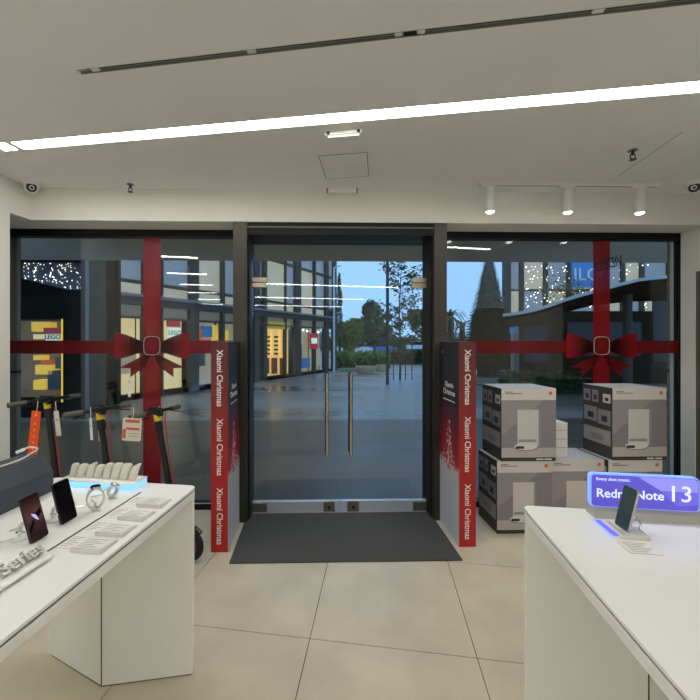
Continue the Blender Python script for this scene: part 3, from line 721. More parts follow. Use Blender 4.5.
for (ly, lab) in ((1.116, 'white phone holder behind the reddish smartphone'), (1.246, 'white phone holder behind the black smartphone')):
    t = thing('phone_holder', lab, 'stand', G(-1.146, ly, TZ), -TG)
    MB().lathe([(.026, 0), (.026, .006), (.014, .01)], 20, Matrix.Translation((-.03, 0, 0))).build('foot', 'white_plastic', t, smooth=True)
    MB().tube([(-.03, 0, .008), (-.028, 0, .045), (-.018, 0, .052)], .006, 8).build('arm', 'white_plastic', t, smooth=True)
    MB().tube([(.004, -.043, .045), (.012, -.045, .045), (.030, -.038, .045)], .0035, 6).build('claw', 'chrome', t); MB().tube([(.0, .043, .05), (.012, .046, .05), (.028, .038, .05)], .0035, 6).build('claw', 'chrome', t)
    MB().tube([(-.03, -.02, .012), (-.06, -.05, .01), (-.09, -.06, .006), (-.10, -.10 if ly > 1.2 else -.4, .006)], .003, 6).build('tether', 'cable_white', t, smooth=True)
# smart watches on clear stands
def watch(label, loc, rz, r, wdt, lay):
    t = thing('smartwatch', label, 'watch', loc, rz)
    M_ = Matrix.Translation((0, 0, r*1.15+.006)) @ Matrix.Rotation(lay, 4, 'X') @ Matrix.Rotation(PI/2, 4, 'Y') @ Matrix.Diagonal((1.15, .88, 1, 1))
    n = 32; v = []; f = []
    for k in range(n):
        a = 2*PI*k/n
        for rr_, zz in ((r, -wdt/2), (r, wdt/2), (r-.007, wdt/2), (r-.007, -wdt/2)): v.append(M_ @ Vector((rr_*math.cos(a), rr_*math.sin(a), zz)))
    for k in range(n):
        for j in range(4): f.append((k*4+j, k*4+(j+1) % 4, ((k+1) % n)*4+(j+1) % 4, ((k+1) % n)*4+j))
    MB().add(v, f).build('band', mat('watch_band_'+str(len(MATS)), lin(206, 204, 198), .3, metal=.35), t, smooth=True)
    A = Matrix.Translation((0, 0, r*1.15+.006)) @ Matrix.Rotation(lay, 4, 'X')
    MB().lathe([(.018, -.004), (.019, 0), (.018, .005)], 24, A @ Matrix.Translation((0, 0, r*1.15))).build('case', 'chrome', t, smooth=True)
    MB().lathe([(.0155, .005), (.0155, .0058)], 24, A @ Matrix.Translation((0, 0, r*1.15))).build('dial', 'phone_glass', t)
    MB().box(-.018, .018, -.012, .012, 0, .004).build('stand_foot', 'acrylic_card', t); MB().tube([(0, 0, .004), (0, 0, r*.9)], .004, 8).build('stand_post', 'acrylic_card', t)
    MB().tube([(-.02, 0, .02), (-.045, -.012, .03), (-.05, -.02, .008), (-.07, -.06, .004)], .002, 6).build('tether', 'chrome', t)
    return t
watch('silver smartwatch upright on a stand beside the black phone', G(-1.082, 1.345, TZ), -1.0, .037, .020, 0.0)
watch('smaller silver smartwatch nearer the lit strap stand', G(-1.098, 1.462, TZ), -.75, .022, .020, -.5)
# lit stand with straps
sd = thing('strap_stand', 'white stand with blue lit edge at the end of the left table', 'display stand', G(-1.25, 1.602, TT), -TG)
bx(-.185, .185, -.05, .055, 0, .006).build('foot', 'white_gloss', sd)
bx(-.183, .183, -.048, .053, .006, .030).build('lit_block', 'blue_glow', sd)
bx(-.185, .185, -.05, .055, .030, .034).build('top_plate', 'white_gloss', sd)
rs = random.Random(5)
order = ['leftmost', 'second from the left', 'third from the left', 'fourth from the left', 'fourth from the right', 'third from the right', 'second from the right', 'rightmost']
for k in range(8):
    t = thing('watch_strap', 'cream watch strap pad on the lit stand, '+order[k], 'watch strap', G(-1.25-.152+k*.0425, 1.60, TT+.034), -TG, 'straps on the lit stand')
    hgt = [.058, .057, .058, .057, .066, .068, .068, .062][k]; wv = [.030, .036, .032, .034, .034, .040, .040, .032][k]
    sh = .004+.0012*k
    M_ = Matrix.Shear('XY', 4, (sh/hgt, .25))
    prof = [(-wv/2, 0), (wv/2, 0), (wv/2, hgt-.006), (wv/2-.006, hgt), (-wv/2+.006, hgt), (-wv/2, hgt-.006)]
    b = MB().prism(prof, -.009, .009, axis=1); b.v = [tuple(M_ @ Vector(v)) for v in b.v]
    b.build('pad', 'strap', t, bevel=.003)
    b = MB().box(-wv/2+.004, wv/2-.004, -.0115, -.009, .006, hgt-.012); b.v = [tuple(M_ @ Vector(v)) for v in b.v]
    b.build('strap_band', 'strap', t, bevel=.001)
    if k in (2, 7):
        b = MB().box(wv/2-.012, wv/2, -.008, .008, hgt-.003, hgt+.007); b.v = [tuple(M_ @ Vector(v)) for v in b.v]; b.build('buckle', 'white_plastic', t)
# price cards
pos = ['nearest', 'second', 'third', 'farthest']
for k, (ly0, dly) in enumerate(((1.080, .083), (1.185, .083), (1.300, .080), (1.412, .085))):
    t = thing('price_card', 'tilted white price card on the left table edge, %s' % ('nearest of all' if k == 0 else ('second nearest' if k == 1 else ('third nearest' if k == 2 else 'farthest, by the lit stand'))), 'price card', G(-.905, ly0+dly/2, TT), -TG, 'price cards on the left table')
    h = dly/2
    MB().prism([(-h, 0), (h, 0), (h, .006), (-h, .014)], -.052, .052, axis=0).build('holder', 'acrylic_card', t, bevel=.001)
    A = Matrix.Translation((0, 0, .0108)) @ Matrix.Rotation(math.atan2(-.008, 2*h), 4, 'X')
    b = MB().box(-.047, .047, -h+.004, h-.004, 0, .0012, A); b.build('card', 'paper', t)
    for q in range(5):
        MB().box(-.040, .028-(q % 2)*.02, h-.018-q*.013, h-.014-q*.013, .0012, .0016, A).build('print_line', 'text_grey', t)
    b = thing('leaflet', 'thin printed leaflet beside the %s price card' % ['nearest', 'second', 'third', 'farthest'][k], 'leaflet', G(-.995, ly0+dly/2+.015, TT), -TG, 'leaflets on the left table')
    bx(-.030, .030, -.04, .04, 0, .0012).build('sheet', 'paper', b)
    for q in range(6): bx(-.022, .020-(q % 3)*.008, .028-q*.011, .031-q*.011, .0012, .0016).build('print_line', 'text_grey', b)

# ================================================================== SCOOTERS
def scooter(label, wheel, heading, hb, proto_dark=True, steer=0.0, lean=.27, half=.235):
    t = thing('kick_scooter', label, 'scooter', (wheel[0], wheel[1], 0), heading, 'scooters by the left window')
    R = .108
    def wheel_(x, nm):
        Mw = Matrix.Translation((x, 0, R)) @ Matrix.Rotation(PI/2, 4, 'X')
        o = MB().tube([Mw @ Vector(((R-.024)*math.cos(a), (R-.024)*math.sin(a), 0)) for a in [2*PI*i/28 for i in range(28)]], .024, 10, closed=True).build(nm, 'rubber', t, smooth=True)
        MB().lathe([(.03, -.022), (R-.038, -.016), (R-.038, .016), (.03, .022)], 20, Mw).build('hub', 'hub_metal', o, smooth=True)
        MB().tube([Mw @ Vector(((R-.05)*math.cos(a), (R-.05)*math.sin(a), .017)) for a in [2*PI*i/20 for i in range(20)]], .004, 5, closed=True).build('rim_ring', 'red_trim', o)
        return o
    wheel_(0, 'front_wheel'); wheel_(-.93, 'rear_wheel')
    top = Vector((-lean, 0, hb)); low = Vector((-.13, 0, R+.17)); ax = (top-low).normalized()
    fk = MB()
    for s in (-1, 1): fk.tube([(0, s*.036, R), (low.x, s*.036, low.z), (low.x, 0, low.z+.02)], .009, 8)
    fk.build('fork', 'black_plastic', t, smooth=True)
    MB().tube([low, low+ax*.1], .03, 14).build('head_tube', 'black_plastic', t, smooth=True)
    MB().tube([low+ax*.08, top], [.024, .019], 14).build('stem', 'black_plastic', t, smooth=True)
    ff = MB().tube([Matrix.Translation((0, 0, R)) @ Vector(((R+.014)*math.cos(a), 0, (R+.014)*math.sin(a))) for a in [PI*.25+PI*.6*i/10 for i in range(11)]], .02, 8).build('front_fender', 'black_plastic', t, smooth=True)
    MB().prism(rrect(-.80, -.20, -.075, .075, .03), .085, .125).build('deck', 'black_plastic', t, bevel=.006)
    MB().prism(rrect(-.78, -.24, -.065, .065, .02), .125, .129).build('deck_pad', 'grey_rubber', t)
    MB().tube([(-.22, 0, .11), (-.13, 0, .17), low+ax*.05], .026, 10).build('deck_neck', 'black_plastic', t, smooth=True)
    for s in (-1, 1): bx(-.95, -.78, s*.05-.008, s*.05+.008, .08, .12).build('rear_arm', 'black_plastic', t)
    MB().tube([Vector((-.93, 0, R))+Vector(((R+.014)*math.cos(a), 0, (R+.014)*math.sin(a))) for a in [PI*.3+PI*.55*i/10 for i in range(11)]], .018, 8).build('rear_fender', 'black_plastic', t, smooth=True)
    MB().tube([(-.35, .06, .09), (-.40, .16, .002)], .007, 8).build('kickstand', 'hub_metal', t)
    # handlebar turned a little about the stem
    S = Matrix.Translation(top) @ Matrix.Rotation(steer, 4, 'Z')
    p = lambda x, y, z: S @ Vector((x, y, z))
    h_ = half
    MB().tube([p(0, -h_, -.002), p(.02, -.14, .004), p(.028, 0, .006), p(.02, .14, .004), p(0, h_, -.002)], .0125, 12).build('handlebar', 'black_plastic', t, smooth=True)
    for s in (-1, 1):
        MB().tube([p(0, s*h_, -.002), p(.017, s*(h_-.11), .003)], .0185, 12).build('grip', 'grey_rubber', t, smooth=True)
        MB().tube([p(.02, s*.11, -.004), p(.05, s*.13, -.016), p(.045, s*.2, -.026)], .005, 6).build('brake_lever', 'black_plastic', t)
    dsp = MB(); dsp.box(-.05, .03, -.022, .022, .004, .03, S); dsp.build('display', 'black_plastic', t, bevel=.005)
    k = top-ax*.045
    MB().tube([k+ax*.022, k-ax*.022], .0235, 14).build('clamp', 'yellow_clamp', t, smooth=True)
    MB().tube([k-ax*.025, k-ax*.09], .027, 14).build('fold_joint', 'black_plastic', t, smooth=True)
    hl_ = MB(); hl_.box(.015, .05, -.018, .018, -.03, 0, S); hl_.build('headlight', 'black_plastic', t, bevel=.005)
    MB().tube([p(.04, .05, -.01), k+Vector((.05, .02, -.02)), k-ax*.3+Vector((.03, .015, 0)), low+Vector((.03, .01, 0))], .004, 6).build('cable', 'red_trim', t, smooth=True)
    return t
hd = math.radians(-20)
scooter('black electric scooter leftmost by the window, holding the orange tag', (-1.845, 2.875), hd, 1.05, half=.27)
scooter('black electric scooter in the middle by the left window', (-1.235, 2.51), hd, 1.04, steer=-.1)
scooter('black electric scooter nearest the doors, its wheel beside the table', (-.895, 2.65), hd, 1.0, lean=.29)
# hanging tags
def hang_tag(label, u, v0, v1, wpx, z, m, prints, rz=0.0, tilt=0.0):
    a = at(u, v0, z); h = (v1-v0)/FOC*z; w = wpx/FOC*z/2
    t = thing('hanging_tag', label, 'tag', (a.x, a.y, a.z), rz, 'tags on the scooters'); t.rotation_euler = (0, tilt, rz)
    MB().prism(rrect(-w, w, -h, 0, min(w*.25, .012)), -.001, .001, axis=1).build('card', m, t)
    for (x0, x1, z0, z1, pm) in prints: bx(x0*w, x1*w, -.0018, -.001, -z1*h, -z0*h).build('print', pm, t)
    MB().tube([(0, 0, -.006), (.004, 0, .03), (0, .004, .07)], .0022, 5).build('string', 'cable_white', t)
    return t
hang_tag('long orange tag hanging from the leftmost scooter', 36.5, 411, 460, 9.5, 2.68, 'orange_tag', [(-.25, .25, .06, .11, 'orange_print')]+[(-.15, .15, .24+.13*k, .28+.13*k, 'orange_print') for k in range(5)], tilt=.10)
hang_tag('narrow pale tag hanging from the leftmost scooter', 56, 411, 436, 5, 2.95, 'price_tag', [(-.6, .6, .3, .4, 'text_grey')], tilt=-.12)
hang_tag('thin white tag on the left of the middle scooter', 90.5, 418, 440, 2.6, 2.50, 'paper', [(-.4, .4, .3, .4, 'text_grey')], tilt=-.06)
hang_tag('red and white tag on the right of the middle scooter', 101.5, 417, 441, 7, 2.62, 'price_tag', [(-.9, .2, .03, .45, 'tag_print'), (-.9, .0, .52, .8, 'tag_print')], tilt=-.03)
hang_tag('wide price tag hanging from the scooter nearest the doors', 132.5, 418, 441, 19, 2.50, 'price_tag', [(-.7, .8, .08, .2, 'tag_print'), (-.6, .8, .42, .52, 'tag_print'), (-.95, -.6, .5, .9, 'tag_print'), (-.3, .8, .66, .70, 'text_grey'), (-.3, .8, .78, .82, 'text_grey')], tilt=.06)
hang_tag('small white label on the scooter nearest the doors', 159, 416, 425, 5.5, 2.75, 'paper', [(-.5, .5, .4, .6, 'text_grey')])
hang_tag('thin upright white strip above the scooter nearest the doors', 129.5, 379, 397, 2.6, 2.62, 'paper', [(-.5, .5, .1, .2, 'text_grey')])

# ================================================================== THE PLACE OUTSIDE
# ---- glass building on the left, receding
B0 = Vector((-2.54, 13.9)); TB = math.atan(219/388); dB = Vector((math.sin(TB), math.cos(TB)))
def bs(u):          # distance along the facade at picture column u
    k = (u-CX)/FOC
    return (k*B0.y-B0.x)/(dB.x-k*dB.y)
def bz(u, v):
    s = bs(u); return CH+(HZ-v)/FOC*(B0.y+dB.y*s)
bld = thing('glass_building', 'long glass shopping building receding behind the left window and doors', 'building', (B0.x, B0.y, 0), PI/2-TB)
s_a, s_b = bs(97), bs(335)
bx(bs(98), s_b, .9, 2.4, 0, 6.5).build('core_wall', 'dark_facade', bld)
bx(bs(98), s_b, -.12, 2.6, 6.4, 6.8).build('roof', 'steel_blue', bld)
bx(s_a, s_b, -.10, .1, 2.42, 2.70).build('beam', 'steel_blue', bld)
bx(s_a, s_b, -.16, .1, 2.62, 2.70).build('beam_flange', 'steel_light', bld)
bx(s_a, s_b, -.06, .06, 2.98, 3.06).build('transom', 'steel_blue', bld)
bx(s_a, s_b, -.04, .06, 4.6, 4.7).build('transom', 'steel_blue', bld)
bx(s_a, s_b, -.06, .08, 2.09, 2.14).build('transom', 'steel_blue', bld)
bx(s_a, s_b, -.03, .08, 0, .12).build('plinth', 'dark_facade', bld)
mull = [(98, .12), (115, .16), (143, .05), (161, .05), (193, .34), (222, .12), (243, .2), (256, .3), (264, .2), (285, .03), (297, .45), (314, .12), (326, .3), (334, .3)]
xs_ = []
for u, w_ in mull:
    s = bs(u)
    if w_: bx(s-w_/2, s+w_/2, -.08, .1, 0, 6.4).build('mullion', 'steel_blue' if w_ < .5 else 'dark_facade', bld)
    xs_.append((u, s, w_))
low_m = {98: 'lit_shop', 115: 'lit_cream', 143: 'lit_cream', 161: 'lit_cream', 193: 'lit_shop', 222: 'lit_shop', 264: 'lit_gold', 285: 'lit_gold', 297: 'lit_shop', 314: 'lit_shop'}
for k in range(len(xs_)-1):
    (u0, s0, w0), (u1, s1, w1_) = xs_[k], xs_[k+1]
    a, b = s0+w0/2, s1-w1_/2
    if b-a < .05: continue
    dark = u0 in (82, 243, 256, 326)
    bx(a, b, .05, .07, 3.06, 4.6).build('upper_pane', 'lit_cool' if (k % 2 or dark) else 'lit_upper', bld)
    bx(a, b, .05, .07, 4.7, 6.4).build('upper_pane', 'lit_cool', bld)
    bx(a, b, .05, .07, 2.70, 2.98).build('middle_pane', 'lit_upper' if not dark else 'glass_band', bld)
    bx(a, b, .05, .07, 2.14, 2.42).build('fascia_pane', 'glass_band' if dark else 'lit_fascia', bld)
    bx(a, b, .30, .32, .12, 2.09).build('shop_back', low_m.get(u0, 'dark_facade') if not dark else 'dark_facade', bld)
    bx(a, b, .02, .03, .12, 2.09).build('shop_pane', 'far_glass', bld)
def bbox(u0, u1, v0, v1, y0, y1, nm, m):
    um = (u0+u1)/2
    return bx(bs(u0), bs(u1), y0, y1, bz(um, v1), bz(um, v0)).build(nm, m, bld)
# displays inside the shop windows
for (u0, u1, v0, v1, m_) in ((197, 206, 329, 338, 'toy_orange'), (207, 216, 326, 337, 'toy_blue'), (218, 221, 325, 345, 'lit_yellow'), (199, 214, 339, 345, 'toy_orange'), (203, 209, 346, 366, 'toy_grey'), (224, 232, 330, 344, 'lit_yellow'), (225, 230, 348, 364, 'toy_grey'), (120, 140, 352, 374, 'lit_shop'), (146, 158, 356, 372, 'toy_grey'),
                             (300, 305, 345, 362, 'toy_grey'), (306, 313, 358, 368, 'toy_blue'), (316, 323, 348, 366, 'lit_shop')):
    bbox(u0, u1, v0, v1, .16, .28, 'display', m_)
for u in (268, 276, 284.3):
    bbox(u-.2, u+4.6, 331, 356, .14, .22, 'lit_shelf', 'lit_gold')
    b = MB()
    for q in range(5):
        for c_ in range(2):
            uu = u+1.0+c_*2.0; vv = 336+q*4.2
            b.box(bs(uu), bs(uu+1.0), .09, .14, bz(uu, vv+2.0), bz(uu, vv))
    b.build('shelf_goods', 'print_black', bld)
    bbox(u-.2, u+4.2, 358, 374, .14, .22, 'floor_display', 'toy_brown')
bbox(268, 289.5, 322, 329, -.02, .02, 'yellow_sign', 'gold_sign')
sb2 = bbox(307.5, 315.5, 333.5, 349, -.14, -.10, 'red_sign', 'toy_red'); bbox(308.7, 314.2, 338, 343.5, -.16, -.14, 'sign_square', 'sign_white')
for u, v in ((302, 329), (307, 330), (311, 331), (318, 331), (322, 332)):
    MB().ball((bs(u), .2, bz(u, v)), .05, 8, 6).build('shop_lamp', 'fairy', bld)
# projecting red and white sign with lettering
sg2 = bbox(161, 173, 321, 327, -.3, -.22, 'red_sign', 'toy_red'); sg3 = bbox(162, 173, 328, 338, -.3, -.22, 'white_sign', 'sign_white')
text('LEGO', .17, 'text_dark', bld, (bs(167.5), -.305, bz(167.5, 333)), (PI/2, 0, 0), extrude=.004)
# ---- dark shop on the far left
DZ = 7.6
def bxw(u0, u1, v0, v1, z0, z1, nm, m, par, o):
    a, b = at(u0, v1, z0), at(u1, v0, z0)
    return bx(a.x-o.x, b.x-o.x, z0-o.y, z1-o.y, a.z, b.z).build(nm, m, par)
o0 = Vector((at(20, 400, DZ).x, DZ, 0))
ds = thing('toy_shop', 'dark shop front with glowing yellow window behind the left window', 'building', o0, 0)
xx = lambda u: at(u, 300, DZ).x-o0.x
zz_ = lambda v: at(20, v, DZ).z
bx(xx(-60), xx(92), .9, 1.1, 0, 4.2).build('back_wall', 'dark_facade', ds)
bx(xx(63), xx(84), 0, .9, 0, zz_(290)).build('side_wall', 'dark_facade', ds)
bx(xx(-60), xx(63), 0, .9, zz_(319), zz_(296)).build('lintel', 'dark_facade', ds)
bx(xx(-60), xx(84), 0, .5, 3.1, 4.2).build('parapet', 'dark_facade', ds)
bx(xx(84), xx(92), -.1, .5, 0, 4.2).build('corner_post', 'steel_blue', ds)
bx(xx(89.5), xx(92), -.14, -.1, 0, 4.2).build('corner_trim', 'steel_light', ds)
bx(xx(-60), xx(63), .7, .72, .3, zz_(319)).build('shop_back', 'toy_back', ds)
bx(xx(-60), xx(63), 0, .4, 0, .3).build('plinth', 'dark_facade', ds)
bx(xx(61.5), xx(63), -.01, .02, .3, zz_(319)).build('lit_edge', 'lit_yellow', ds)
bx(xx(-60), xx(63), .04, .05, .3, zz_(319)).build('pane', 'far_glass', ds)
for (u0, u1, v0, v1, m_) in ((18, 36, 321, 331, 'lit_yellow'), (20, 33, 334, 339, 'lit_cream'), (20, 28, 356, 361, 'lit_yellow'), (22, 40, 366, 376, 'lit_yellow'), (28, 38, 361, 366, 'toy_orange'), (20, 32, 382, 392, 'lit_yellow'), (43, 52, 358, 370, 'toy_grey'), (35, 48, 372, 392, 'net_dark'), (50, 60, 374, 398, 'toy_grey'), (22, 34, 400, 412, 'toy_grey')):
    bx(xx(u0), xx(u1), .35, .6, zz_(v1), zz_(v0)).build('display', m_, ds)
bx(xx(39), xx(56), .12, .16, zz_(333), zz_(327.5)).build('red_sign', 'toy_red', ds)
bx(xx(41), xx(56), .12, .16, zz_(340.5), zz_(334)).build('white_sign', 'sign_white', ds)
text('LEGO', .125, 'text_dark', ds, (xx(48.5), .115, zz_(337)), (PI/2, 0, 0), extrude=.003, bold=.002)
MB().prism([(xx(10), zz_(276)), (xx(83), zz_(294)), (xx(83), zz_(258)), (xx(10), zz_(258))], .3, .4, axis=1).build('light_screen', 'net_dark', ds)
fb = MB(); rr = random.Random(11)
for _ in range(110):
    u = 23+60*rr.random(); v = 263+rr.random()*(15+15*(u-23)/60)
    a = at(u, v, DZ+.27); fb.ball((a.x-o0.x, .27, a.z), .005+.008*rr.random(), 5, 4)
f_ = fb.build('fairy_lights', 'fairy', ds); f_['kind'] = 'stuff'

# ---- trees and plants
def leaf_cloud(rr, c, rad, n, size, shell=.5):
    b = MB()
    for _ in range(n):
        d = Vector((rr.gauss(0, 1), rr.gauss(0, 1), rr.gauss(0, 1))).normalized()*(shell+(1-shell)*rr.random())
        p = Vector((c[0]+d.x*rad[0], c[1]+d.y*rad[1], c[2]+d.z*rad[2]))
        a = Vector((rr.gauss(0, 1), rr.gauss(0, 1), rr.gauss(0, 1))).normalized(); e = a.orthogonal().normalized(); s = size*(.6+.8*rr.random())
        b.add([p-a*s, p+e*s*.5, p+a*s, p-e*s*.5], [(0, 1, 2, 3)])
    return b
def tree(label, u, z, vbase_h, crowns, m, n=900, size=.13, tr_=.1, seed=1, name='leafy_tree', group=None):
    x = (u-CX)/FOC*z; rr = random.Random(seed)
    t = thing(name, label, 'tree', (x, z, 0), 0, group)
    MB().tube([(0, 0, 0), (.05, 0, vbase_h*.5), (0, 0, vbase_h)], [tr_, tr_*.8, tr_*.5], 8).build('trunk', 'bark', t, smooth=True)
    b = MB()
    for (du, v, ru, rv) in crowns:
        k = z/FOC
        c = leaf_cloud(rr, (du*k, 0, CH+(HZ-v)*k), (ru*k, ru*k*.8, rv*k), int(n/len(crowns)), size); b.add(c.v, c.f)
    b.build('foliage', m, t)
    return t
tree('round green tree behind the planters beside the glass building', 349, 26, 1.8, [(0, 336, 13, 16), (5, 328, 10, 10), (-7, 334, 8, 12)], 'leaf_mid', 1800, .16, seed=2)
tree('tall dark grey-green tree in the middle of the plaza background', 374, 31, 2.2, [(0, 325, 14, 18), (-3, 310, 9, 10), (6, 333, 14, 12), (-10, 330, 9, 14)], 'leaf_grey', 3000, .17, seed=3)
tree('dark leafy tree at the right edge of the doors', 424, 23, 1.7, [(0, 325, 14, 13), (-8, 318, 8, 9), (6, 312, 9, 8)], 'leaf_dark', 1500, .13, seed=4)
tree('brownish tree right beside the glass building corner', 339, 24, 1.6, [(0, 318, 4, 16), (1, 300, 2.5, 12), (0, 285, 1.5, 12)], 'leaf_brown', 700, .1, seed=8)
# slender young tree with stakes
z = 14.9; k = z/FOC
sl = thing('young_tree', 'slender young tree with sparse leaves and stakes in the plaza', 'tree', ((400-CX)*k, z, 0), 0)
MB().tube([(0, 0, 0), (.02, 0, 1.2), (-.03, 0, 2.6), (.06, 0, 4.6)], [.045, .035, .025, .01], 8).build('trunk', 'bark', sl, smooth=True)
rr = random.Random(21); br = MB(); lf = MB()
for _ in range(44):
    h0 = 1.3+3.2*rr.random(); a = rr.random()*2*PI; L = .35+.85*rr.random()
    p0 = Vector((0, 0, h0)); p1 = p0+Vector((math.cos(a)*L+.22, math.sin(a)*L, .35*L+.1)); br.tube([p0, (p0+p1)/2+Vector((0, 0, .05)), p1], [.012, .009, .004], 5)
    for _ in range(22):
        q = p0+(p1-p0)*(.3+.75*rr.random())+Vector((rr.gauss(0, .09), rr.gauss(0, .09), rr.gauss(0, .09)))
        d = Vector((rr.gauss(0, 1), rr.gauss(0, 1), rr.gauss(0, 1))).normalized(); e = d.orthogonal().normalized(); s = .05+.05*rr.random()
        lf.add([q-d*s, q+e*s*.6, q+d*s, q-e*s*.6], [(0, 1, 2, 3)])
br.build('branches', 'bark', sl); lf.build('foliage', 'leaf_dark', sl)
for du in (-6, 6, 12.5):
    MB().tube([(du*k, .1, 0), (du*k, .1, 1.35)], .022, 6).build('stake', 'post_black', sl)
tag(MB().tube([at(387.5, 341, 13.4).xy.to_3d(), at(387.5, 341, 13.4).xy.to_3d()+Vector((0, 0, 5.2))], .055, 10).build('flag_pole', 'post_black'), 'black slim post standing in the plaza left of the young tree', 'post')
lp = thing('lamp_post', 'thin white lamp post at the corner of the glass building', 'lamp post', (at(334, 341, 18).x, 18, 0), 0)
MB().tube([(0, 0, 0), (0, 0, 4.9)], .05, 10).build('pole', 'post_white', lp); MB().tube([(0, 0, 4.9), (.3, 0, 5.0)], .04, 8).build('arm', 'post_white', lp)
def planter(label, u, v, wpx):
    z = CH*FOC/(v-HZ); r = wpx/2/FOC*z
    t = thing('round_planter', label, 'planter', ((u-CX)/FOC*z, z, 0), 0, 'round planters in the plaza')
    MB().lathe([(r*.72, 0), (r*.9, .12), (r, .30), (r, .34), (r*.82, .34), (r*.8, .28)], 28).build('bowl', 'planter', t, smooth=True)
    MB().lathe([(r*.79, .27), (r*.4, .32), (.02, .33)], 20).build('soil', 'bark', t, smooth=True)
    return t
planter('larger tan round planter in the plaza', 366, 373.5, 21); planter('smaller tan round planter behind the larger one', 381, 371.5, 10)
def hedge(label, u0, u1, z, h, m, seed, dep=1.2, size=.12, n=1400):
    a, b = (u0-CX)/FOC*z, (u1-CX)/FOC*z; rr = random.Random(seed)
    t = thing('hedge', label, 'hedge', ((a+b)/2, z, 0), 0); w = (b-a)/2
    mb = MB()
    for i in range(n):
        p = Vector((rr.uniform(-w, w), rr.uniform(-dep/2, dep/2), h*(.1+.9*rr.random()**.7)*(.85+.15*math.sin(i))))
        d = Vector((rr.gauss(0, 1), rr.gauss(0, 1), rr.gauss(0, 1))).normalized(); e = d.orthogonal().normalized(); s = size*(.6+.8*rr.random())
        mb.add([p-d*s, p+e*s*.6, p+d*s, p-e*s*.6], [(0, 1, 2, 3)])
    mb.build('foliage', m, t); bx(-w*.98, w*.98, -dep*.4, dep*.4, 0, h*.6).build('core', 'leaf_dark', t)
    return t
hedge('low green hedge behind the round planters', 332, 389, 22, .95, 'leaf_mid', 31)
hedge('low dark hedge beyond the young tree', 389, 436, 26, .9, 'leaf_dark', 32)
hedge('green shrubs behind the right window below the canopy', 505, 575, 11.5, .62, 'leaf_dark', 33, size=.07)
hedge('far dark tree line across the end of the plaza', 300, 640, 62, 3.0, 'leaf_grey', 34, dep=3, size=.35, n=2600)
gv = tag(MB().prism([tuple(at(u, 341, z_).xy) for u, z_ in ((341, 18.9), (352, 19.2), (388, 19.6), (388, 21.2), (341, 21.2))], -.001, .05).build('grass_verge', 'grass'), 'green grass verge in front of the low hedge', 'grass')
# far cars
def car(label, u, z, m, L=4.1):
    t = thing('parked_car', label, 'car', ((u-CX)/FOC*z, z, 0), 0, 'cars far behind the hedge')
    MB().prism([(-L/2, .3), (L/2, .3), (L/2, .75), (L*.36, .9), (-L*.40, .92), (-L/2, .8)], -.8, .8, axis=1).build('body', m, t, bevel=.05)
    MB().prism([(-L*.36, .92), (L*.26, .90), (L*.12, 1.42), (-L*.26, 1.44)], -.7, .7, axis=1).build('cabin', 'car_glass', t)
    MB().prism([(-L*.27, 1.42), (L*.13, 1.41), (L*.11, 1.48), (-L*.24, 1.5)], -.7, .7, axis=1).build('roof', m, t)
    for s in (-.3, .31):
        for yy in (-.72, .6): MB().lathe([(.32, 0), (.32, .15)], 16, Matrix.Translation((s*L, yy, .32)) @ Matrix.Rotation(-PI/2, 4, 'X')).build('wheel', 'rubber', t)
    return t
car('far white car behind the hedge left of the post', 352, 40, 'car_white'); car('far blue car behind the hedge in the middle', 377, 42, 'car_blue'); car('far red car behind the hedge', 366, 46, 'car_red'); car('far white car right of the young tree', 420, 58, 'car_white')

# ---- cone Christmas tree
zc_ = 17.0; k = zc_/FOC
ct = thing('cone_christmas_tree', 'tall cone-shaped Christmas tree seen through the right window', 'tree', ((489-CX)*k, zc_, 0), 0)
apex = CH+(HZ-246)*k; base_r = 29*k
rr = random.Random(9)
def cone_tiers(z0, z1, n, per, m, nm):
    b = MB()
    for i in range(n):
        zz = z0+(z1-z0)*i/n; r = base_r*(apex-zz)/(apex-.2); dz = (z1-z0)/n
        ring = []
        for j in range(per):
            a = 2*PI*(j+.5*(i % 2))/per; r1 = r*(1.13 if j % 2 else .98)+.03+rr.gauss(0, .03); r0 = r*.78
            b.add([(r0*math.cos(a-.12), r0*math.sin(a-.12), zz+dz*1.0), (r0*math.cos(a+.12), r0*math.sin(a+.12), zz+dz*1.0), (r1*math.cos(a+.09), r1*math.sin(a+.09), zz-dz*.05), (r1*math.cos(a-.09), r1*math.sin(a-.09), zz-dz*.12)], [(0, 1, 2, 3)])
        b.lathe([(r*.86, zz), (max(r*.86-dz*.22, .02), zz+dz)], 20)
    return b.build(nm, m, ct)
zsplit = CH+(HZ-309)*k
cone_tiers(.35, zsplit, 20, 44, 'fir', 'lower_branches'); cone_tiers(zsplit, apex-.05, 22, 30, 'fir_net', 'upper_branches')
MB().lathe([(.5, 0), (.5, .4)], 20).build('stand', 'post_black', ct)
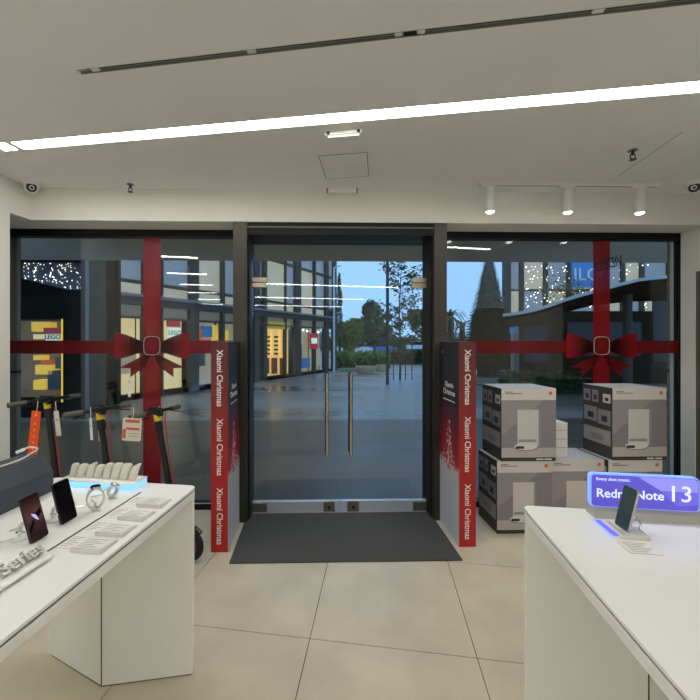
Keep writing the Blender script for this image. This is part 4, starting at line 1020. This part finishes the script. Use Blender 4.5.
# palms left of the cone tree
def palm(label, u, z, vt, seed):
    rr = random.Random(seed); k = z/FOC; h = CH+(HZ-vt)*k
    t = thing('palm_tree', label, 'tree', ((u-CX)*k, z, 0), 0, 'palms in the plaza')
    MB().tube([(0, 0, 0), (.05, 0, h*.5), (0, 0, h)], [.28, .22, .2], 8).build('trunk', 'bark', t, smooth=True)
    b = MB()
    for i in range(34):
        a = rr.random()*2*PI; e = rr.uniform(-.4, 1.1); L = 1.1+.4*rr.random(); prev = Vector((0, 0, h)); w0 = .12
        for q in range(5):
            el = e-q*.38; nx = prev+Vector((math.cos(a)*math.cos(el), math.sin(a)*math.cos(el), math.sin(el)))*L/5
            sd_ = Vector((-math.sin(a), math.cos(a), 0))*(w0*(1-q*.17)); sd2 = Vector((-math.sin(a), math.cos(a), 0))*(w0*(1-(q+1)*.17))
            b.add([prev-sd_, prev+sd_, nx+sd2, nx-sd2], [(0, 1, 2, 3)]); prev = nx
    b.build('fronds', 'leaf_brown', t)
    return t
palm('palm tree next to the right door post', 450, 24, 317, 1); palm('palm tree between the door post and the cone tree', 462, 28, 326, 2)
# ---- right building with lights and blue sign
RZ = 21.0; k = RZ/FOC; ox = (508-CX)*k
rb_ = thing('lit_glass_building', 'glass building with fairy lights and blue sign behind the right window', 'building', (ox, RZ, 0), 0)
xr = lambda u: (u-508)*k
zr = lambda v: CH+(HZ-v)*k
bx(0, xr(760), .3, .7, 0, 9).build('core_wall', 'net_dark', rb_)
cols = [508, 521, 545, 568, 596, 622, 641, 668, 700, 740]
for i, u in enumerate(cols):
    bx(xr(u)-.12, xr(u)+.12, -.1, .3, 0, 9).build('mullion', 'steel_blue', rb_)
    if i+1 < len(cols):
        for j, (za, zb2) in enumerate(((2.2, 4.2), (4.3, 6.4), (6.5, 9))):
            bx(xr(u)+.13, xr(cols[i+1])-.13, .0, .03, za, zb2).build('pane', 'lit_cool' if (i+j) % 2 else 'lit_upper', rb_)
bx(0, xr(760), -.08, .3, 4.2, 4.3).build('transom', 'steel_blue', rb_); bx(0, xr(760), -.08, .3, 6.4, 6.5).build('transom', 'steel_blue', rb_)
bs_ = bx(xr(569), xr(606), -.3, -.15, zr(288), zr(262)).build('blue_sign', 'blue_sign', rb_)
text('ILO', .95, 'text_white', rb_, (xr(583), -.33, zr(276)), (PI/2, 0, 0), extrude=.01)
fb = MB(); rr = random.Random(5)
for _ in range(150):
    u = 523+rr.random()**1.3*120; v = 266+rr.random()*44
    if 566 < u < 606 and v < 290: continue
    fb.ball((xr(u), -.2-rr.random()*.5, zr(v)), .018+.022*rr.random(), 5, 4)
f_ = fb.build('fairy_lights', 'fairy', rb_); f_['kind'] = 'stuff'
b = leaf_cloud(random.Random(4), (xr(560), -.9, zr(292)), (1.9, .3, 1.0), 420, .08, .1); b.build('dry_branches', 'leaf_brown', rb_)
# ---- terrace canopy and dark terrace
CZ = 8.2; k = CZ/FOC
cn = thing('terrace_canopy', 'curved pale-edged canopy over a dark terrace behind the right window', 'canopy', ((600-CX)*k, CZ, 0), 0)
edge = [(504, 313.5), (520, 311.5), (535, 308.5), (550, 304), (565, 298.5), (580, 294), (600, 288.5), (620, 283), (640, 278), (700, 272), (780, 270)]
pts = [((u-600)*k, CH+(HZ-v)*k) for u, v in edge]
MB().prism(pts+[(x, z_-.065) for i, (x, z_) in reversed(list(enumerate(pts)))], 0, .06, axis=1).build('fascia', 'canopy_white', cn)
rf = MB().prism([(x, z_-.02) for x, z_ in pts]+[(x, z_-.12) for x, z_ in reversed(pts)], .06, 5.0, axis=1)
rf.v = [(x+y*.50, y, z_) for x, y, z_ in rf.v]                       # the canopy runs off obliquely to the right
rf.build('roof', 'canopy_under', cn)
for u in (650, 720): MB().tube([((u-600)*k, .6, 0), ((u-600)*k, .6, 2.55)], .09, 12).build('post', 'steel_blue', cn)
TZ2 = 13.6; k = TZ2/FOC
tw_ = thing('terrace_house', 'dark terrace wall with black openings under the canopy', 'building', ((600-CX)*k, TZ2, 0), 0)
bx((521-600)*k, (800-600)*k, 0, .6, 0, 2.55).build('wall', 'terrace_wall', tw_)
for (u0, u1, v0, v1) in ((524, 547, 327, 362), (566, 640, 322, 356), (652, 690, 300, 362)):
    bx((u0-600)*k, (u1-600)*k, -.06, 0, CH+(HZ-v1)*k, CH+(HZ-v0)*k).build('opening', 'black_plastic', tw_)
for u in (512, 516): bx((u-600)*k, (u+1.5-600)*k, -.1, .1, 0, 2.4).build('slim_post', 'steel_light', tw_)
bx((510-600)*k, (517-600)*k, -.08, .02, CH+(HZ-333)*k, CH+(HZ-326)*k).build('blue_poster', 'toy_blue', tw_)
